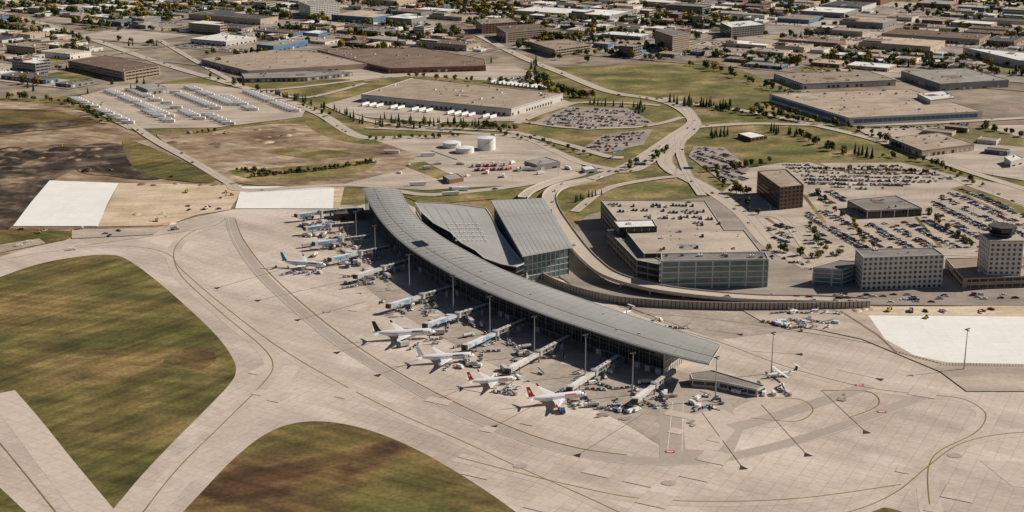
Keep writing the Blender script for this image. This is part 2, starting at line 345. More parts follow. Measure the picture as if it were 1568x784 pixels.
sheet('grass_patch',[(350,262),(420,258),(520,250),(575,246),(560,262),(500,272),(400,278)],m_grass,True)
sheet('grass_patch',[(400,232),(470,228),(540,236),(480,244)],m_grass,True)
sheet('grass_patch',[(470,190),(520,188),(560,205),(600,215),(560,222),(500,210)],m_grass,True)
sheet('gravel',[(560,210),(700,207),(790,205),(890,245),(890,262),(830,282),(650,292),(520,284),(620,260),(640,238)],m_lotc)
sheet('grass_patch',[(610,252),(650,248),(690,268),(670,275)],m_grass)
sheet('grass_patch',[(620,302),(700,292),(790,290),(760,305),(650,314)],m_grass)
sheet('truck_yard',[(108,152),(180,132),(300,128),(380,138),(470,164),(462,180),(330,196),(195,198)],m_lotc)
sheet('gravel',[(500,160),(553,145),(780,178),(862,152),(880,160),(800,186),(660,188),(560,180)],m_lotc)
sheet('parking_lot',[(812,190),(868,164),(960,166),(1004,190),(900,200)],m_lot)
sheet('parking_lot',[(880,236),(925,206),(1000,198),(985,222),(935,234)],m_lot)
sheet('parking_lot',[(1054,240),(1062,225),(1108,226),(1160,268),(1150,284),(1110,282)],m_lot)
sheet('parking_lot',[(1150,258),(1195,250),(1380,250),(1475,272),(1640,300),(1640,400),(1230,400),(1165,362),(1150,330),(1100,300)],m_lotc)
sheet('grass_patch',[(1180,390),(1230,384),(1260,392),(1230,410),(1190,408)],m_grass)
sheet('forecourt',[(820,400),(900,330),(940,320),(1100,300),(1160,345),(1250,400),(1640,400),(1640,470),(1000,466),(880,440)],m_lot)
sheet('grass_patch',[(1455,290),(1480,283),(1568,318),(1568,330)],m_grass)
sheet('grass_patch',[(1240,248),(1250,246),(1275,262),(1262,264)],m_grass)
for (a,b,c_,d_) in((1228,300,1262,342),(1300,330,1322,372),(1400,334,1440,380),(1475,300,1540,330),(1170,335,1196,350)):
    sheet('grass_verge',[(a,b),(a+5,b-1),(c_+4,d_),(c_-2,d_+1)],m_grass)
sheet('gravel',[(1310,198),(1640,190),(1640,290),(1480,262),(1380,232)],m_lotc)
sheet('grass_patch',[(1400,198),(1500,193),(1568,212),(1568,226),(1470,218)],m_grass)
# ------------------------------------------------ roads
RD=[]
RD.append(road('road',[(130,146),(180,175),(232,212),(300,250),(350,280),(378,292),(540,284),(640,298),(700,296),(800,284),(860,270)],10))
RD.append(road('road',[(-60,5),(50,32),(140,60),(240,95),(330,122),(420,148),(490,175),(545,208),(600,214)],14))
RD.append(road('road',[(245,62),(340,116),(400,138),(560,122),(600,118)],9))
RD.append(road('road',[(500,160),(560,184),(640,195),(760,200),(810,208),(880,225),(930,240),(955,242)],11))
RD.append(road('road',[(560,196),(700,203),(800,212),(850,232),(890,250),(950,262)],10))
RD.append(road('highway',[(735,55),(800,88),(860,112),(930,140),(1000,152),(1038,164),(1062,184),(1058,200),(1030,225),(1018,245),(1030,262),(1062,278),(1100,300),(1140,330),(1180,375),(1240,410)],15))
RD.append(road('highway',[(1020,150),(1052,168),(1060,188),(1035,206),(1000,230),(960,255),(905,275)],12))
RD.append(road('road',[(1055,196),(1150,190),(1260,192),(1400,190),(1660,176)],12))
RD.append(road('road',[(950,146),(1050,158),(1150,172),(1260,195),(1340,215),(1430,245),(1520,275),(1660,318)],11))
RD.append(road('road',[(790,190),(870,160),(950,158),(1010,162)],9))
RD.append(road('road',[(860,272),(910,262),(970,262),(1010,236)],10))
RD.append(road('road',[(640,200),(700,182),(790,186),(870,196),(960,196),(1010,190),(1045,180)],8))
RD.append(road('road',[(1070,190),(1042,222),(1050,260),(1075,300)],8))
RD.append(road('road',[(1235,250),(1290,262),(1420,262),(1500,290),(1660,345)],8))
RD.append(road('road',[(1240,412),(1320,388),(1450,390),(1660,400)],8))
RD.append(road('road',[(1165,330),(1200,338),(1240,390),(1250,405)],7))
RD.append(road('road',[(410,140),(470,150),(560,128)],8))
RD.append(road('road',[(880,325),(930,290),(1000,275),(1050,270)],8))
def deck(name,px,zs,w):
    q=[]
    for i,(u,v) in enumerate(px): q.append(G(u,v,zs[i]))
    p=smooth(q,False,7); mb=MB()
    l=offs(p,w/2); r=offs(p,-w/2)
    for i in range(len(p)-1):
        mb.face([r[i],r[i+1],l[i+1],l[i]],m_road)
        for e,sg in((l,1),(r,-1)):
            dn=Vector((0,0,-1.4)); upv=Vector((0,0,1.0))
            mb.face([e[i]+dn,e[i+1]+dn,e[i+1]+upv,e[i]+upv],m_kerb)
            o=offs(p,sg*(w/2-.4)); mb.face([o[i]+Vector((0,0,.02)),o[i+1]+Vector((0,0,.02)),o[i+1]+upv,o[i]+upv],m_kerb)
            mb.face([e[i]+upv,e[i+1]+upv,o[i+1]+upv,o[i]+upv],m_kerb)
        mb.face([r[i]+Vector((0,0,-1.4)),r[i+1]+Vector((0,0,-1.4)),l[i+1]+Vector((0,0,-1.4)),l[i]+Vector((0,0,-1.4))],m_conc)
        if i%5==2 and p[i].z>2.5:
            for s_ in(-.3,.3):
                o=offs(p,w*s_)[i]; mb.tube((o.x,o.y,0),(o.x,o.y,o.z-1.4),.7,.7,10,m_conc)
    mb.build(name); return p
ramp1=deck('elevated_road',[(905,275),(860,284),(842,298),(845,318),(862,345),(884,375),(905,398),(935,420),(990,437),(1060,448),(1160,456),(1260,458),(1330,462)],[.6,2,4,6,7,7,7,6.5,5.5,4,2,.8,.4],13)
ramp2=deck('elevated_road',[(905,262),(850,276),(815,290),(800,302)],[.5,2.5,4.5,5],9)

# ------------------------------------------------ vehicles meshes
def car_mesh(kind=0):
    mb=MB(); L=4.6 if kind==0 else 5.0; w=1.85
    h1=.95 if kind==0 else 1.1; h2=1.45 if kind==0 else 1.8
    mb.box(0,0,.3,L,w,h1-.3,m_car,taper=.08)
    if kind==0: a0,a1,b0,b1=-1.7,1.0,-1.1,.35
    elif kind==1: a0,a1,b0,b1=-2.3,1.2,-2.1,.6
    else: a0,a1,b0,b1=-.6,1.3,-.4,.7
    y0,y1=w/2-.09,w/2-.28
    lo=[(a0,-y0,h1),(a1,-y0,h1),(a1,y0,h1),(a0,y0,h1)]; hi=[(b0,-y1,h2),(b1,-y1,h2),(b1,y1,h2),(b0,y1,h2)]
    for i in range(4):
        j=(i+1)%4; mb.face([lo[i],lo[j],hi[j],hi[i]],m_glass)
    mb.face(hi,m_car)
    if kind==2:
        for y in(-.85,.85): mb.box(-1.55,y,h1,1.9,.12,.3,m_car)
        mb.box(-2.45,0,h1,.12,1.75,.3,m_car)
    for x in(-L*.3,L*.31):
        for y in(-w/2+.05,w/2-.05): mb.tube((x,y-.12,.33),(x,y+.12,.33),.34,.34,8,m_rubber)
    return mb.mesh(['sedan','suv','pickup'][kind])
CARS=[car_mesh(0),car_mesh(0),car_mesh(1),car_mesh(2)]
def car(x,y,rot,z=.15):
    put('parked_car',random.choice(CARS),x,y,z,rot+(math.pi if R()<.5 else 0))
def van_mesh(body):
    mb=MB(); mb.box(-.4,0,.5,4.6,2,1.7,body,taper=.1); mb.box(2.3,0,.5,1.1,1.95,1.0,body,taper=.15)
    mb.face([(1.85,-.9,1.5),(1.85,.9,1.5),(1.6,.85,2.1),(1.6,-.85,2.1)],m_glass)
    for y in(-1.01,1.01): mb.face([(.6,y,1.45),(1.6,y,1.45),(1.5,y*.97,1.95),(.6,y*.97,1.95)],m_glass)
    for x in(-1.7,1.9):
        for y in(-.9,.9): mb.tube((x,y-.12,.4),(x,y+.12,.4),.4,.4,8,m_rubber)
    return mb.mesh('van')
def boxtruck_mesh(cab,box_):
    mb=MB(); mb.box(-1,0,1,6.4,2.5,2.6,box_); mb.box(3.2,0,.6,1.8,2.3,1.9,cab,taper=.12); mb.box(0,0,.6,8,1.2,.4,m_dark)
    mb.face([(4.0,-1,1.6),(4.0,1,1.6),(3.95,.95,2.35),(3.95,-.95,2.35)],m_glass)
    for x in(-3.2,-2.1,3.0):
        for y in(-1.05,1.05): mb.tube((x,y-.15,.5),(x,y+.15,.5),.5,.5,8,m_rubber)
    return mb.mesh('box_truck')
def tanker_mesh(cab,tank):
    mb=MB(); mb.tube((-4.2,0,1.9),(1.8,0,1.9),1.1,1.1,12,tank); mb.box(3.2,0,.6,1.8,2.3,1.9,cab,taper=.12); mb.box(0,0,.6,8.4,1.2,.4,m_dark)
    mb.face([(4.0,-1,1.6),(4.0,1,1.6),(3.95,.95,2.35),(3.95,-.95,2.35)],m_glass); mb.box(-1,0,2.95,3,.5,.3,m_steel)
    for x in(-3.2,-2.1,3.0):
        for y in(-1.05,1.05): mb.tube((x,y-.15,.5),(x,y+.15,.5),.5,.5,8,m_rubber)
    return mb.mesh('fuel_truck')
def tug_mesh():
    mb=MB(); mb.box(0,0,.3,2.8,1.4,.6,m_wpaint,taper=.08); mb.box(-.2,0,.9,.9,1.2,.9,m_dark,taper=.1,top=m_wpaint)
    for k in range(3):
        x=-3.4-3.3*k; mb.box(x,0,.45,2.6,1.5,.15,m_steel)
        if k!=1: mb.box(x,0,.6,2.3,1.4,1.1,[m_blue,m_lgrey,m_steel][k],top=m_steel)
        else: mb.box(x-.4,0,.6,1.3,1.2,.5,m_dark); mb.box(x+.6,.1,.6,.7,1.1,.7,m_redv)
        mb.beam((x+1.3,0,.4),(x+1.9,0,.4),.1,.1,m_dark)
        for xx in(-.9,.9):
            for y in(-.6,.6): mb.tube((x+xx,y-.08,.22),(x+xx,y+.08,.22),.22,.22,6,m_rubber)
    for xx in(-.9,.9):
        for y in(-.6,.6): mb.tube((xx,y-.1,.3),(xx,y+.1,.3),.3,.3,6,m_rubber)
    return mb.mesh('baggage_train')
def belt_mesh():
    mb=MB(); mb.box(0,0,.4,4.5,1.8,.5,m_wpaint,taper=.05); mb.beam((-3.4,.3,1.0),(3.8,.3,2.9),.9,.2,m_dark); mb.box(.6,-.6,.9,.8,.7,.8,m_lgrey)
    mb.beam((-3.4,-.18,1.1),(3.8,-.18,3.0),.06,.3,m_wpaint); mb.beam((-3.4,.78,1.1),(3.8,.78,3.0),.06,.3,m_wpaint)
    for x in(-1.5,1.5):
        for y in(-.85,.85): mb.tube((x,y-.12,.35),(x,y+.12,.35),.35,.35,8,m_rubber)
    return mb.mesh('belt_loader')
def trailer_mesh():
    mb=MB(); mb.box(0,0,1.2,15.5,2.6,2.8,m_trl,top=m_trl); mb.box(0,0,1.0,14.5,1.0,.2,m_dark)
    mb.box(0,0,3.99,15.6,.12,.06,m_lgrey)
    for x in(-6.2,-4.9):
        for y in(-1.05,1.05): mb.tube((x,y-.2,.5),(x,y+.2,.5),.5,.5,8,m_rubber)
    for y in(-.8,.8): mb.beam((5.2,y,0),(5.2,y,1.2),.15,.15,m_dark)
    return mb.mesh('semi_trailer')
def excav_mesh():
    mb=MB()
    for y in(-1.2,1.2): mb.box(0,y,0,4.2,.7,.9,m_dark,taper=.2)
    mb.box(-.3,0,1,3.4,2.7,1.0,m_yvh,taper=.1); mb.box(.8,.8,2,1.3,1.0,1.2,m_glass,taper=.08,top=m_yvh)
    mb.beam((1,-.2,1.8),(4,-.2,4.4),.45,.6,m_yvh); mb.beam((4,-.2,4.4),(6.2,-.2,1.8),.4,.45,m_yvh); mb.box(6,-.2,.6,1.1,1.1,1.1,m_dark,taper=.2)
    return mb.mesh('excavator')
def dozer_mesh():
    mb=MB()
    for y in(-1.2,1.2): mb.box(0,y,0,3.8,.6,1.1,m_dark,taper=.25)
    mb.box(.6,0,.8,2.4,1.5,1.1,m_yvh,taper=.08); mb.box(-.9,0,.9,1.4,1.7,1.9,m_glass,taper=.1,top=m_yvh); mb.box(2.6,0,.1,.3,3.6,1.3,m_yvh)
    for y in(-.9,.9): mb.beam((0,y,.6),(2.5,y,.6),.15,.25,m_yvh)
    return mb.mesh('bulldozer')
def dump_mesh():
    mb=MB(); mb.box(2.9,0,.7,1.9,2.5,2.0,m_wpaint,taper=.15); mb.box(0,0,.8,8,1.2,.5,m_dark); mb.box(-1.2,0,1.3,5.4,2.6,.3,m_steel)
    for y in(-1.3,1.3): mb.beam((-3.9,y,2.1),(1.5,y,2.3),.15,1.3,m_steel)
    mb.box(1.5,0,1.5,.2,2.6,1.6,m_steel); mb.box(-1.3,0,1.6,4.8,2.2,.7,m_gravel,taper=.4)
    mb.face([(3.87,-1,1.7),(3.87,1,1.7),(3.8,.95,2.5),(3.8,-.95,2.5)],m_glass)
    for x in(-3,-1.7,2.8):
        for y in(-1.1,1.1): mb.tube((x,y-.25,.65),(x,y+.25,.65),.65,.65,8,m_rubber)
    return mb.mesh('dump_truck')
VAN=van_mesh(m_wpaint); BT=boxtruck_mesh(m_wpaint,m_wpaint); BT2=boxtruck_mesh(m_blue,m_lgrey); TK=tanker_mesh(m_wpaint,m_lgrey); RT=tanker_mesh(m_redv,m_redv); RT2=boxtruck_mesh(m_redv,m_steel)
TUG=tug_mesh(); BELT=belt_mesh(); TRL=trailer_mesh(); EXC=excav_mesh(); DOZ=dozer_mesh(); DMP=dump_mesh()

# ------------------------------------------------ buildings
OCC=[]
def wins(mb,p,q,z0,z1,style,floors,glass):
    d=q-p; L=d.length
    if L<4: return
    d=d/L; n=Vector((d.y,-d.x)); fh=(z1-z0)/floors
    def Q(a,b,za,zb,m,o=.06):
        A=p+d*a+n*o; B=p+d*b+n*o; mb.face([(A.x,A.y,za),(B.x,B.y,za),(B.x,B.y,zb),(A.x,A.y,zb)],m)
    if style=='band':
        for f in range(floors):
            b=z0+f*fh; Q(L*.04,L*.96,b+fh*.3,b+fh*.75,glass)
            k=int(L/6)
            for i in range(1,k): Q(i*L/k-.25,i*L/k+.25,b+fh*.28,b+fh*.77,m_conc,.1)
    elif style=='grid':
        k=max(1,int(L/3.6))
        for f in range(floors):
            b=z0+f*fh
            for i in range(k):
                c=(i+.5)*L/k; Q(c-.95,c+.95,b+fh*.28,b+fh*.8,glass)
    elif style=='curtain':
        Q(.4,L-.4,z0+.4,z1-.8,glass)
        k=max(2,int(L/3))
        for i in range(k+1): 
            c=.4+(L-.8)*i/k; Q(c-.12,c+.12,z0+.4,z1-.8,m_mull,.12)
        for i in range(0,k+1,4):
            c=.4+(L-.8)*i/k; Q(c-.45,c+.45,z0+.4,z1-.8,m_lgrey,.16)
        for f in range(floors+1):
            b=z0+.4+(z1-z0-1.2)*f/floors; Q(.4,L-.4,b-.35,b+.35,m_lgrey,.2)
    elif style=='deck':
        for f in range(floors):
            b=z0+f*fh; Q(.8,L-.8,b+1.15,b+fh-.35,m_dark)
            k=max(1,int(L/9))
            for i in range(1,k): Q(i*L/k-.3,i*L/k+.3,b+1.1,b+fh-.3,m_conc,.12)
    elif style=='dock':
        k=max(1,int(L/6.5))
        for i in range(k):
            c=(i+.5)*L/k; Q(c-1.7,c+1.7,1.0,4.2,m_dark if R()<.6 else m_lgrey); 
        Q(0,L,z1-1.4,z1-.9,m_wallg,.08)
    else:
        k=max(1,int(L/10))
        for i in range(k):
            c=(i+.5)*L/k; t=R()
            if t<.35: Q(c-2,c+2,.2,3.8,m_lgrey if R()<.5 else m_dark)
            elif t<.75: Q(c-2.8,c+2.8,1.2,2.7,m_glass)
        if z1>7 and R()<.4: Q(L*.05,L*.95,z1-1.6,z1-.9,random.choice([m_wallb,m_wallg,m_wallr,m_wallw,m_wallg]),.07)
def building(name,poly,z,wall,roof,style='ind',floors=1,hvac=None,glass=None,z0=0,occ=True,wz0=0):
    p=ccw(poly); cen=sum(p,Vector((0,0)))/len(p); mb=MB(); n=len(p); glass=glass or m_glass
    for i in range(n):
        a,b=p[i],p[(i+1)%n]; mb.face([(a.x,a.y,z0),(b.x,b.y,z0),(b.x,b.y,z),(a.x,a.y,z)],wall)
        st=style[i%len(style)] if isinstance(style,list) else style
        wins(mb,a,b,z0+wz0,z,st,floors,glass)
    q=inset(p,.5); zr=z-.6
    for i in range(n):
        j=(i+1)%n; mb.face([(p[i].x,p[i].y,z),(p[j].x,p[j].y,z),(q[j].x,q[j].y,z),(q[i].x,q[i].y,z)],m_lgrey if wall is not m_brown else m_dark)
        mb.face([(q[j].x,q[j].y,zr),(q[i].x,q[i].y,zr),(q[i].x,q[i].y,z),(q[j].x,q[j].y,z)],wall)
    mb.face([(a.x,a.y,zr) for a in q],roof)
    A=abs(area(p)); hv=hvac if hvac is not None else min(14,int(A/260)+1)
    xs=[a.x for a in p]; ys=[a.y for a in p]; e=(p[1]-p[0]); ang=math.atan2(e.y,e.x); qq=inset(p,3)
    for _ in range(hv):
        x,y=U(min(xs),max(xs)),U(min(ys),max(ys))
        if inside(x,y,qq):
            s_=U(1.6,3.8); hh=U(.9,2.0); mt=random.choice([m_lgrey,m_wpaint,m_steel,m_rg])
            mb.box(x,y,zr,s_,s_*U(.5,1),hh,mt,ang,taper=.1)
            mb.tube((x,y,zr+hh),(x,y,zr+hh+.3),.5,.5,8,m_dark)
    if A>900:
        for _ in range(int(A/500)+2):
            x,y=U(min(xs),max(xs)),U(min(ys),max(ys))
            if inside(x,y,qq): mb.box(x,y,zr,U(.8,1.5),U(.8,1.5),.5,m_lgrey if R()<.6 else m_dark,ang,taper=.1)
        for _ in range(3):
            x,y=U(min(xs),max(xs)),U(min(ys),max(ys)); w_,h_=U(4,12),U(4,12)
            c,s_=math.cos(ang),math.sin(ang); cs=[(x+a*w_*c-b*h_*s_,y+a*w_*s_+b*h_*c) for a,b in((-1,-1),(1,-1),(1,1),(-1,1))]
            if all(inside(a,b,qq) for a,b in cs): mb.face([(a,b,zr+.02+.01*_) for a,b in cs],random.choice([m_rg,m_rt,m_rb]))
    o=mb.build(name,(cen.x,cen.y)); 
    if occ: OCC.append(inset(p,-8))
    return o
def pb(name,px,z,*a,**k): return building(name,[G(u,v,z) for u,v in px],z,*a,**k)

pb('sorting_warehouse',[(553,144),(632,119),(862,143),(783,166)],10,m_wallw,m_rt,['dock'],1,hvac=40)
pb('logistics_warehouse',[(1178,143),(1300,180),(1505,170),(1392,136)],10,m_wallw,m_rt,'band',1,hvac=40,glass=m_wallb)
pb('plant_room',[(1405,143),(1445,139),(1465,148),(1425,153)],15,m_wallw,m_rw,'none0',1,hvac=6,occ=False,z0=9.5)
pb('warehouse',[(308,90),(420,76),(480,78),(562,97),(380,108)],8,m_beige,m_rt,'ind',1,hvac=30)
pb('warehouse',[(486,76),(640,72),(742,90),(744,100),(600,104),(566,97)],8,m_wallr,m_rb,'ind',1,hvac=30)
pb('office_building',[(104,92),(160,84),(245,101),(190,110)],13,m_beige,m_rb,'band',3)
pb('warehouse',[(370,112),(470,108),(540,110),(470,118),(375,120)],6,m_wallg,m_rg,'dock',1)
pb('hotel',[(1003,46),(1030,42),(1056,50),(1030,55)],26,m_beige,m_rg,'grid',8)
pb('apartment_block',[(457,2),(510,-3),(520,5),(475,9)],24,m_wallw,m_rg,'grid',7)
pb('office_building',[(760,40),(825,36),(838,44),(775,50)],17,m_beige,m_rb,'band',5)
pb('office_building',[(728,29),(780,27),(792,33),(738,37)],17,m_wallr,m_rt,'band',5)
pb('office_building',[(812,64),(870,60),(906,68),(850,76)],12,m_beige,m_rt,'band',3)
pb('office_building',[(1103,34),(1150,31),(1172,37),(1120,42)],18,m_wallg,m_rw,'band',5)
pb('warehouse',[(1380,108),(1480,104),(1545,122),(1440,128)],10,m_wallg,m_rg,'ind',1,hvac=20)
pb('warehouse',[(1475,72),(1568,80),(1640,98),(1560,92)],12,m_wallw,m_rw,'ind',1,hvac=10)
pb('warehouse',[(1185,112),(1330,108),(1372,122),(1230,128)],8,m_wallw,m_rt,'dock',1,hvac=20)
pb('courtyard_hotel',[(1160,262),(1204,259),(1231,283),(1195,287)],21,m_brown,m_rt,'grid',6)
pb('rental_car_office',[(1298,306),(1372,299),(1412,318),(1328,322)],8,m_wallg,m_rg,['curtain','band'],1)
pb('airport_hotel',[(1310,381),(1430,379),(1446,390),(1322,394)],25,m_hotel,m_rg,'grid',7)
pb('hotel_wing',[(1245,409),(1285,398),(1323,400),(1290,412)],14,m_wallg,m_rg,'curtain',4,glass=m_glassg)
pb('old_terminal_building',[(1448,395),(1600,392),(1640,420),(1475,426)],9,m_beige,m_rt,'band',2)
pb('fuel_depot_office',[(803,246),(835,240),(858,247),(822,252)],7,m_wallg,m_rg,'ind',1)
pb('gate_house',[(1130,204),(1150,201),(1175,207),(1150,211)],5,m_wallr,m_rw,'band',1)
pb('cargo_building',[(1362,210),(1440,203),(1492,220),(1412,230)],8,m_beige,m_rt,'dock',1)
pb('fire_station',[(208,130),(238,127),(255,133),(226,137)],8,m_wallg,m_rg,'dock',1)
pb('hangar',[(890,255),(908,253),(915,258),(896,260)],5,m_wallw,m_rw,'ind',1)
pb('pump_house',[(678,268),(700,265),(710,271),(688,275)],5,m_wallr,m_rg,'ind',1)
pb('pump_house',[(1538,240),(1556,236),(1568,242),(1548,247)],7,m_wallw,m_rw,'ind',1)

b=G(1527,432); mb=MB()
def ngon(cx,cy,r,n,ph=0): return [(cx+r*math.cos(2*math.pi*i/n+ph),cy+r*math.sin(2*math.pi*i/n+ph)) for i in range(n)]
sh=[(b.x-12,b.y-12),(b.x+12,b.y-12),(b.x+12,b.y+12),(b.x-12,b.y+12)]
mb.prism(sh,0,34,m_hotel,m_rg)
P=ccw(sh)
for i in range(4): wins(mb,P[i],P[(i+1)%4],9,33,'grid',7,m_glass)
mb.prism([(b.x+s1*13,b.y+s2*13) for s1,s2 in((-1,-1),(1,-1),(1,1),(-1,1))],34.01,35.2,m_conc,bot=True)
mb.prism(ngon(b.x,b.y,7,8,.39),35.2,38,m_dark,m_dark)
A=ngon(b.x,b.y,8,8,.39);B=ngon(b.x,b.y,10,8,.39)
for i in range(8):
    j=(i+1)%8; mb.face([(*A[i],38),(*A[j],38),(*B[j],42),(*B[i],42)],m_glass); mb.beam((*A[i],38),(*B[i],42),.3,.3,m_dark)
mb.prism(B,42,43,m_dark,m_rd,bot=True); mb.prism(ngon(b.x,b.y,9.3,8,.39),37.2,38,m_dark,bot=True)
mb.tube((b.x,b.y,43),(b.x,b.y,49),.25,.1,6,m_dark); mb.tube((b.x+3,b.y,43),(b.x+3,b.y,46),.15,.1,6,m_dark)
mb.build('control_tower',(b.x,b.y))

gz=17
garage=[(920,306),(1080,307),(1110,352),(1140,352),(1166,385),(986,388)]
pb('parking_garage',garage,gz,m_conc,m_lotc,'deck',4,hvac=4)
pb('garage_office_block',[(1012,388),(1172,386),(1177,396),(1013,399)],22,m_lgrey,m_rg,'curtain',5,hvac=12,glass=m_glassg)
pb('garage_stair_tower',[(940,338),(1000,336),(1006,346),(948,348)],21.5,m_dark,m_rw,'band',4,hvac=3)
pb('garage_annex',[(930,352),(952,351),(985,384),(1012,398),(1010,405),(975,398)],14,m_wallg,m_rg,'deck',3,hvac=2)

def tank(u,v,r,h):
    p=G(u,v); mb=MB(); mb.tube((p.x,p.y,0),(p.x,p.y,h),r,r,36,m_wpaint,cap=False)
    mb.tube((p.x,p.y,h),(p.x,p.y,h+r*.12),r+.15,.3,36,m_wpaint); 
    for k in range(10):
        a=-2.6+k*.18; mb.beam((p.x+(r+.4)*math.cos(a),p.y+(r+.4)*math.sin(a),h*k/10),(p.x+(r+.4)*math.cos(a+.18),p.y+(r+.4)*math.sin(a+.18),h*(k+1)/10),.7,.12,m_steel)
    for hz in(h*.33,h*.66): mb.tube((p.x,p.y,hz),(p.x,p.y,hz+.12),r+.08,r+.08,36,m_lgrey,cap=False)
    mb.build('fuel_tank',(p.x,p.y))
tank(692,226,9.5,6); tank(712,234,9.5,6); tank(745,229,9.5,13)
for a,b_ in[((660,232),(700,246)),((700,246),(775,238))]:
    p=G(*a);q=G(*b_); mb=MB()
    for k in range(3): mb.tube((p.x,p.y+k*1.2,.8),(q.x,q.y+k*1.2,.8),.3,.3,8,m_lgrey)
    mb.build('pipeline')

# ------------------------------------------------ TERMINAL
ZA,ZB=17.0,19.5
A=[G(u,v,ZA) for u,v in[(555,288),(566,312),(585,340),(612,368),(650,395),(700,424),(760,452),(830,480),(900,504),(980,530),(1050,549),(1086,557)]]
B=[G(u,v,ZB) for u,v in[(614,291),(624,312),(645,338),(680,364),(722,388),(765,410),(815,430),(880,453),(950,477),(1020,500),(1080,520),(1104,528)]]
N=64
A=resample(smooth(A,False,8),N); B=resample(smooth(B,False,8),N)
mb=MB()
def up(p,z): return Vector((p.x,p.y,p.z+z))
mb_fr=[0,.2,.4,.6,.8,1]
def arc(i,f):
    p=A[i].lerp(B[i],f); p.z+=1.2*math.sin(math.pi*f); return p
for i in range(N-1):
    for k in range(5):
        mb.face([arc(i,mb_fr[k]),arc(i+1,mb_fr[k]),arc(i+1,mb_fr[k+1]),arc(i,mb_fr[k+1])],m_troof)
    mb.face([up(A[i],-1),up(B[i],-1),up(B[i+1],-1),up(A[i+1],-1)],m_mull)
    mb.face([up(A[i],-1),up(A[i+1],-1),A[i+1],A[i]],m_steel); mb.face([up(B[i],-1),up(B[i+1],-1),B[i+1],B[i]],m_steel)
for i in range(0,N):
    w=.3 if i%4==0 else .1
    for k in range(5):
        mb.beam(up(arc(i,mb_fr[k]),.05),up(arc(i,mb_fr[k+1]),.05),w,.12,m_rib)
for f in(.03,.3,.97):
    for i in range(N-1): mb.beam(up(arc(i,f),.03),up(arc(i+1,f),.03),.2,.12,m_rib)
for i in(0,N-1): mb.face([up(A[i],-1),A[i],B[i],up(B[i],-1)],m_lgrey)
i0=int(N*.36)
mb.face([up(arc(i0,.18),.35),up(arc(i0+2,.18),.35),up(arc(i0+2,.42),.35),up(arc(i0,.42),.35)],m_glass)
for _ in range(26):
    p=arc(random.randrange(2,N-3),U(.1,.9)); mb.box(p.x,p.y,p.z,1.0,1.0,.6,m_lgrey)
def wall(f,i0,i1,outsign):
    pts=[A[i].lerp(B[i],f) for i in range(i0,i1)]
    for a,b in zip(pts,pts[1:]):
        mb.face([(a.x,a.y,0),(b.x,b.y,0),(b.x,b.y,4.2),(a.x,a.y,4.2)],m_base)
        mb.face([(a.x,a.y,4.2),(b.x,b.y,4.2),(b.x,b.y,b.z),(a.x,a.y,a.z)],m_glass)
        d=(b-a).normalized(); n=Vector((d.y,-d.x,0))*outsign
        for zz,h in((4.4,.4),(9.2,.2),(12,.3)): mb.beam(Vector((a.x,a.y,zz))+n*.15,Vector((b.x,b.y,zz))+n*.15,.4,h,m_mull)
        for k in range(3):
            c=a.lerp(b,k/3)+n*.2; mb.beam((c.x,c.y,4.3),(c.x,c.y,c.z-.2),.12,.3,m_mull)
        if R()<.6: mb.beam(Vector((a.lerp(b,.25).x,a.lerp(b,.25).y,1.9))+n*.08,Vector((a.lerp(b,.75).x,a.lerp(b,.75).y,1.9))+n*.08,.1,3.4,m_dark if R()<.7 else m_lgrey)
        c2=a+n*3.6 if outsign>0 else a
        if outsign>0: mb.beam((c2.x,c2.y,0),(c2.x,c2.y,16.2),.35,.35,m_mull)
    return pts
w1=wall(.15,1,N-4,1); w2=wall(.92,1,N-4,-1)
for a,b in((w1[0],w2[0]),(w1[-1],w2[-1])):
    mb.face([(a.x,a.y,0),(b.x,b.y,0),(b.x,b.y,4.2),(a.x,a.y,4.2)],m_conc); mb.face([(a.x,a.y,4.2),(b.x,b.y,4.2),(b.x,b.y,b.z),(a.x,a.y,a.z)],m_glass)
    for k in range(9):
        c=a.lerp(b,k/8); mb.beam((c.x,c.y,0),(c.x,c.y,c.z-.3),.5,.5,m_lgrey)
    for zz in(4.4,9): mb.beam((a.x,a.y,zz),(b.x,b.y,zz),.6,.5,m_lgrey)
hz=17
hall=[G(u,v,hz) for u,v in[(636,310),(690,312),(744,319),(752,330),(762,352),(782,380),(802,404),(790,409),(768,405),(742,396),(728,384),(706,372),(690,356),(664,342),(645,325)]]
mb.prism(hall,0,hz,m_glass,m_troof); 
hp=ccw(hall)
for i in range(len(hp)):
    a,b=hp[i],hp[(i+1)%len(hp)]; mb.beam((a.x,a.y,hz+.2),(b.x,b.y,hz+.2),.8,.7,m_lgrey)
    for zz in(4.5,9,13): mb.beam((a.x,a.y,zz),(b.x,b.y,zz),.5,.5,m_mull)
for r in range(5):
    for c in range(8):
        p=G(686+c*6.5+r*3.2,344+r*6.2,hz); mb.box(p.x,p.y,hz,1.9,1.9,.7,m_wpaint,.2,taper=.3)
for k in range(5):
    p=G(650+k*16,316+k*1,hz); q=G(672+k*18,348+k*6,hz); mb.beam((p.x,p.y,hz+.03),(q.x,q.y,hz+.03),.2,.14,m_rib)
c4=[G(752,307,20),G(832,303,20),G(877,377,24),G(800,391,24)]
ce=sum(c4,Vector())/4
mb.face(c4,m_troof); mb.face([up(p,-1.2) for p in c4[::-1]],m_steel)
for i in range(4):
    a,b=c4[i],c4[(i+1)%4]; mb.face([up(a,-1.2),up(b,-1.2),b,a],m_lgrey)
for k in range(1,12):
    a=c4[0].lerp(c4[1],k/12); b=c4[3].lerp(c4[2],k/12); mb.beam(up(a,.05),up(b,.05),.3 if k%4==0 else .1,.12,m_rib)
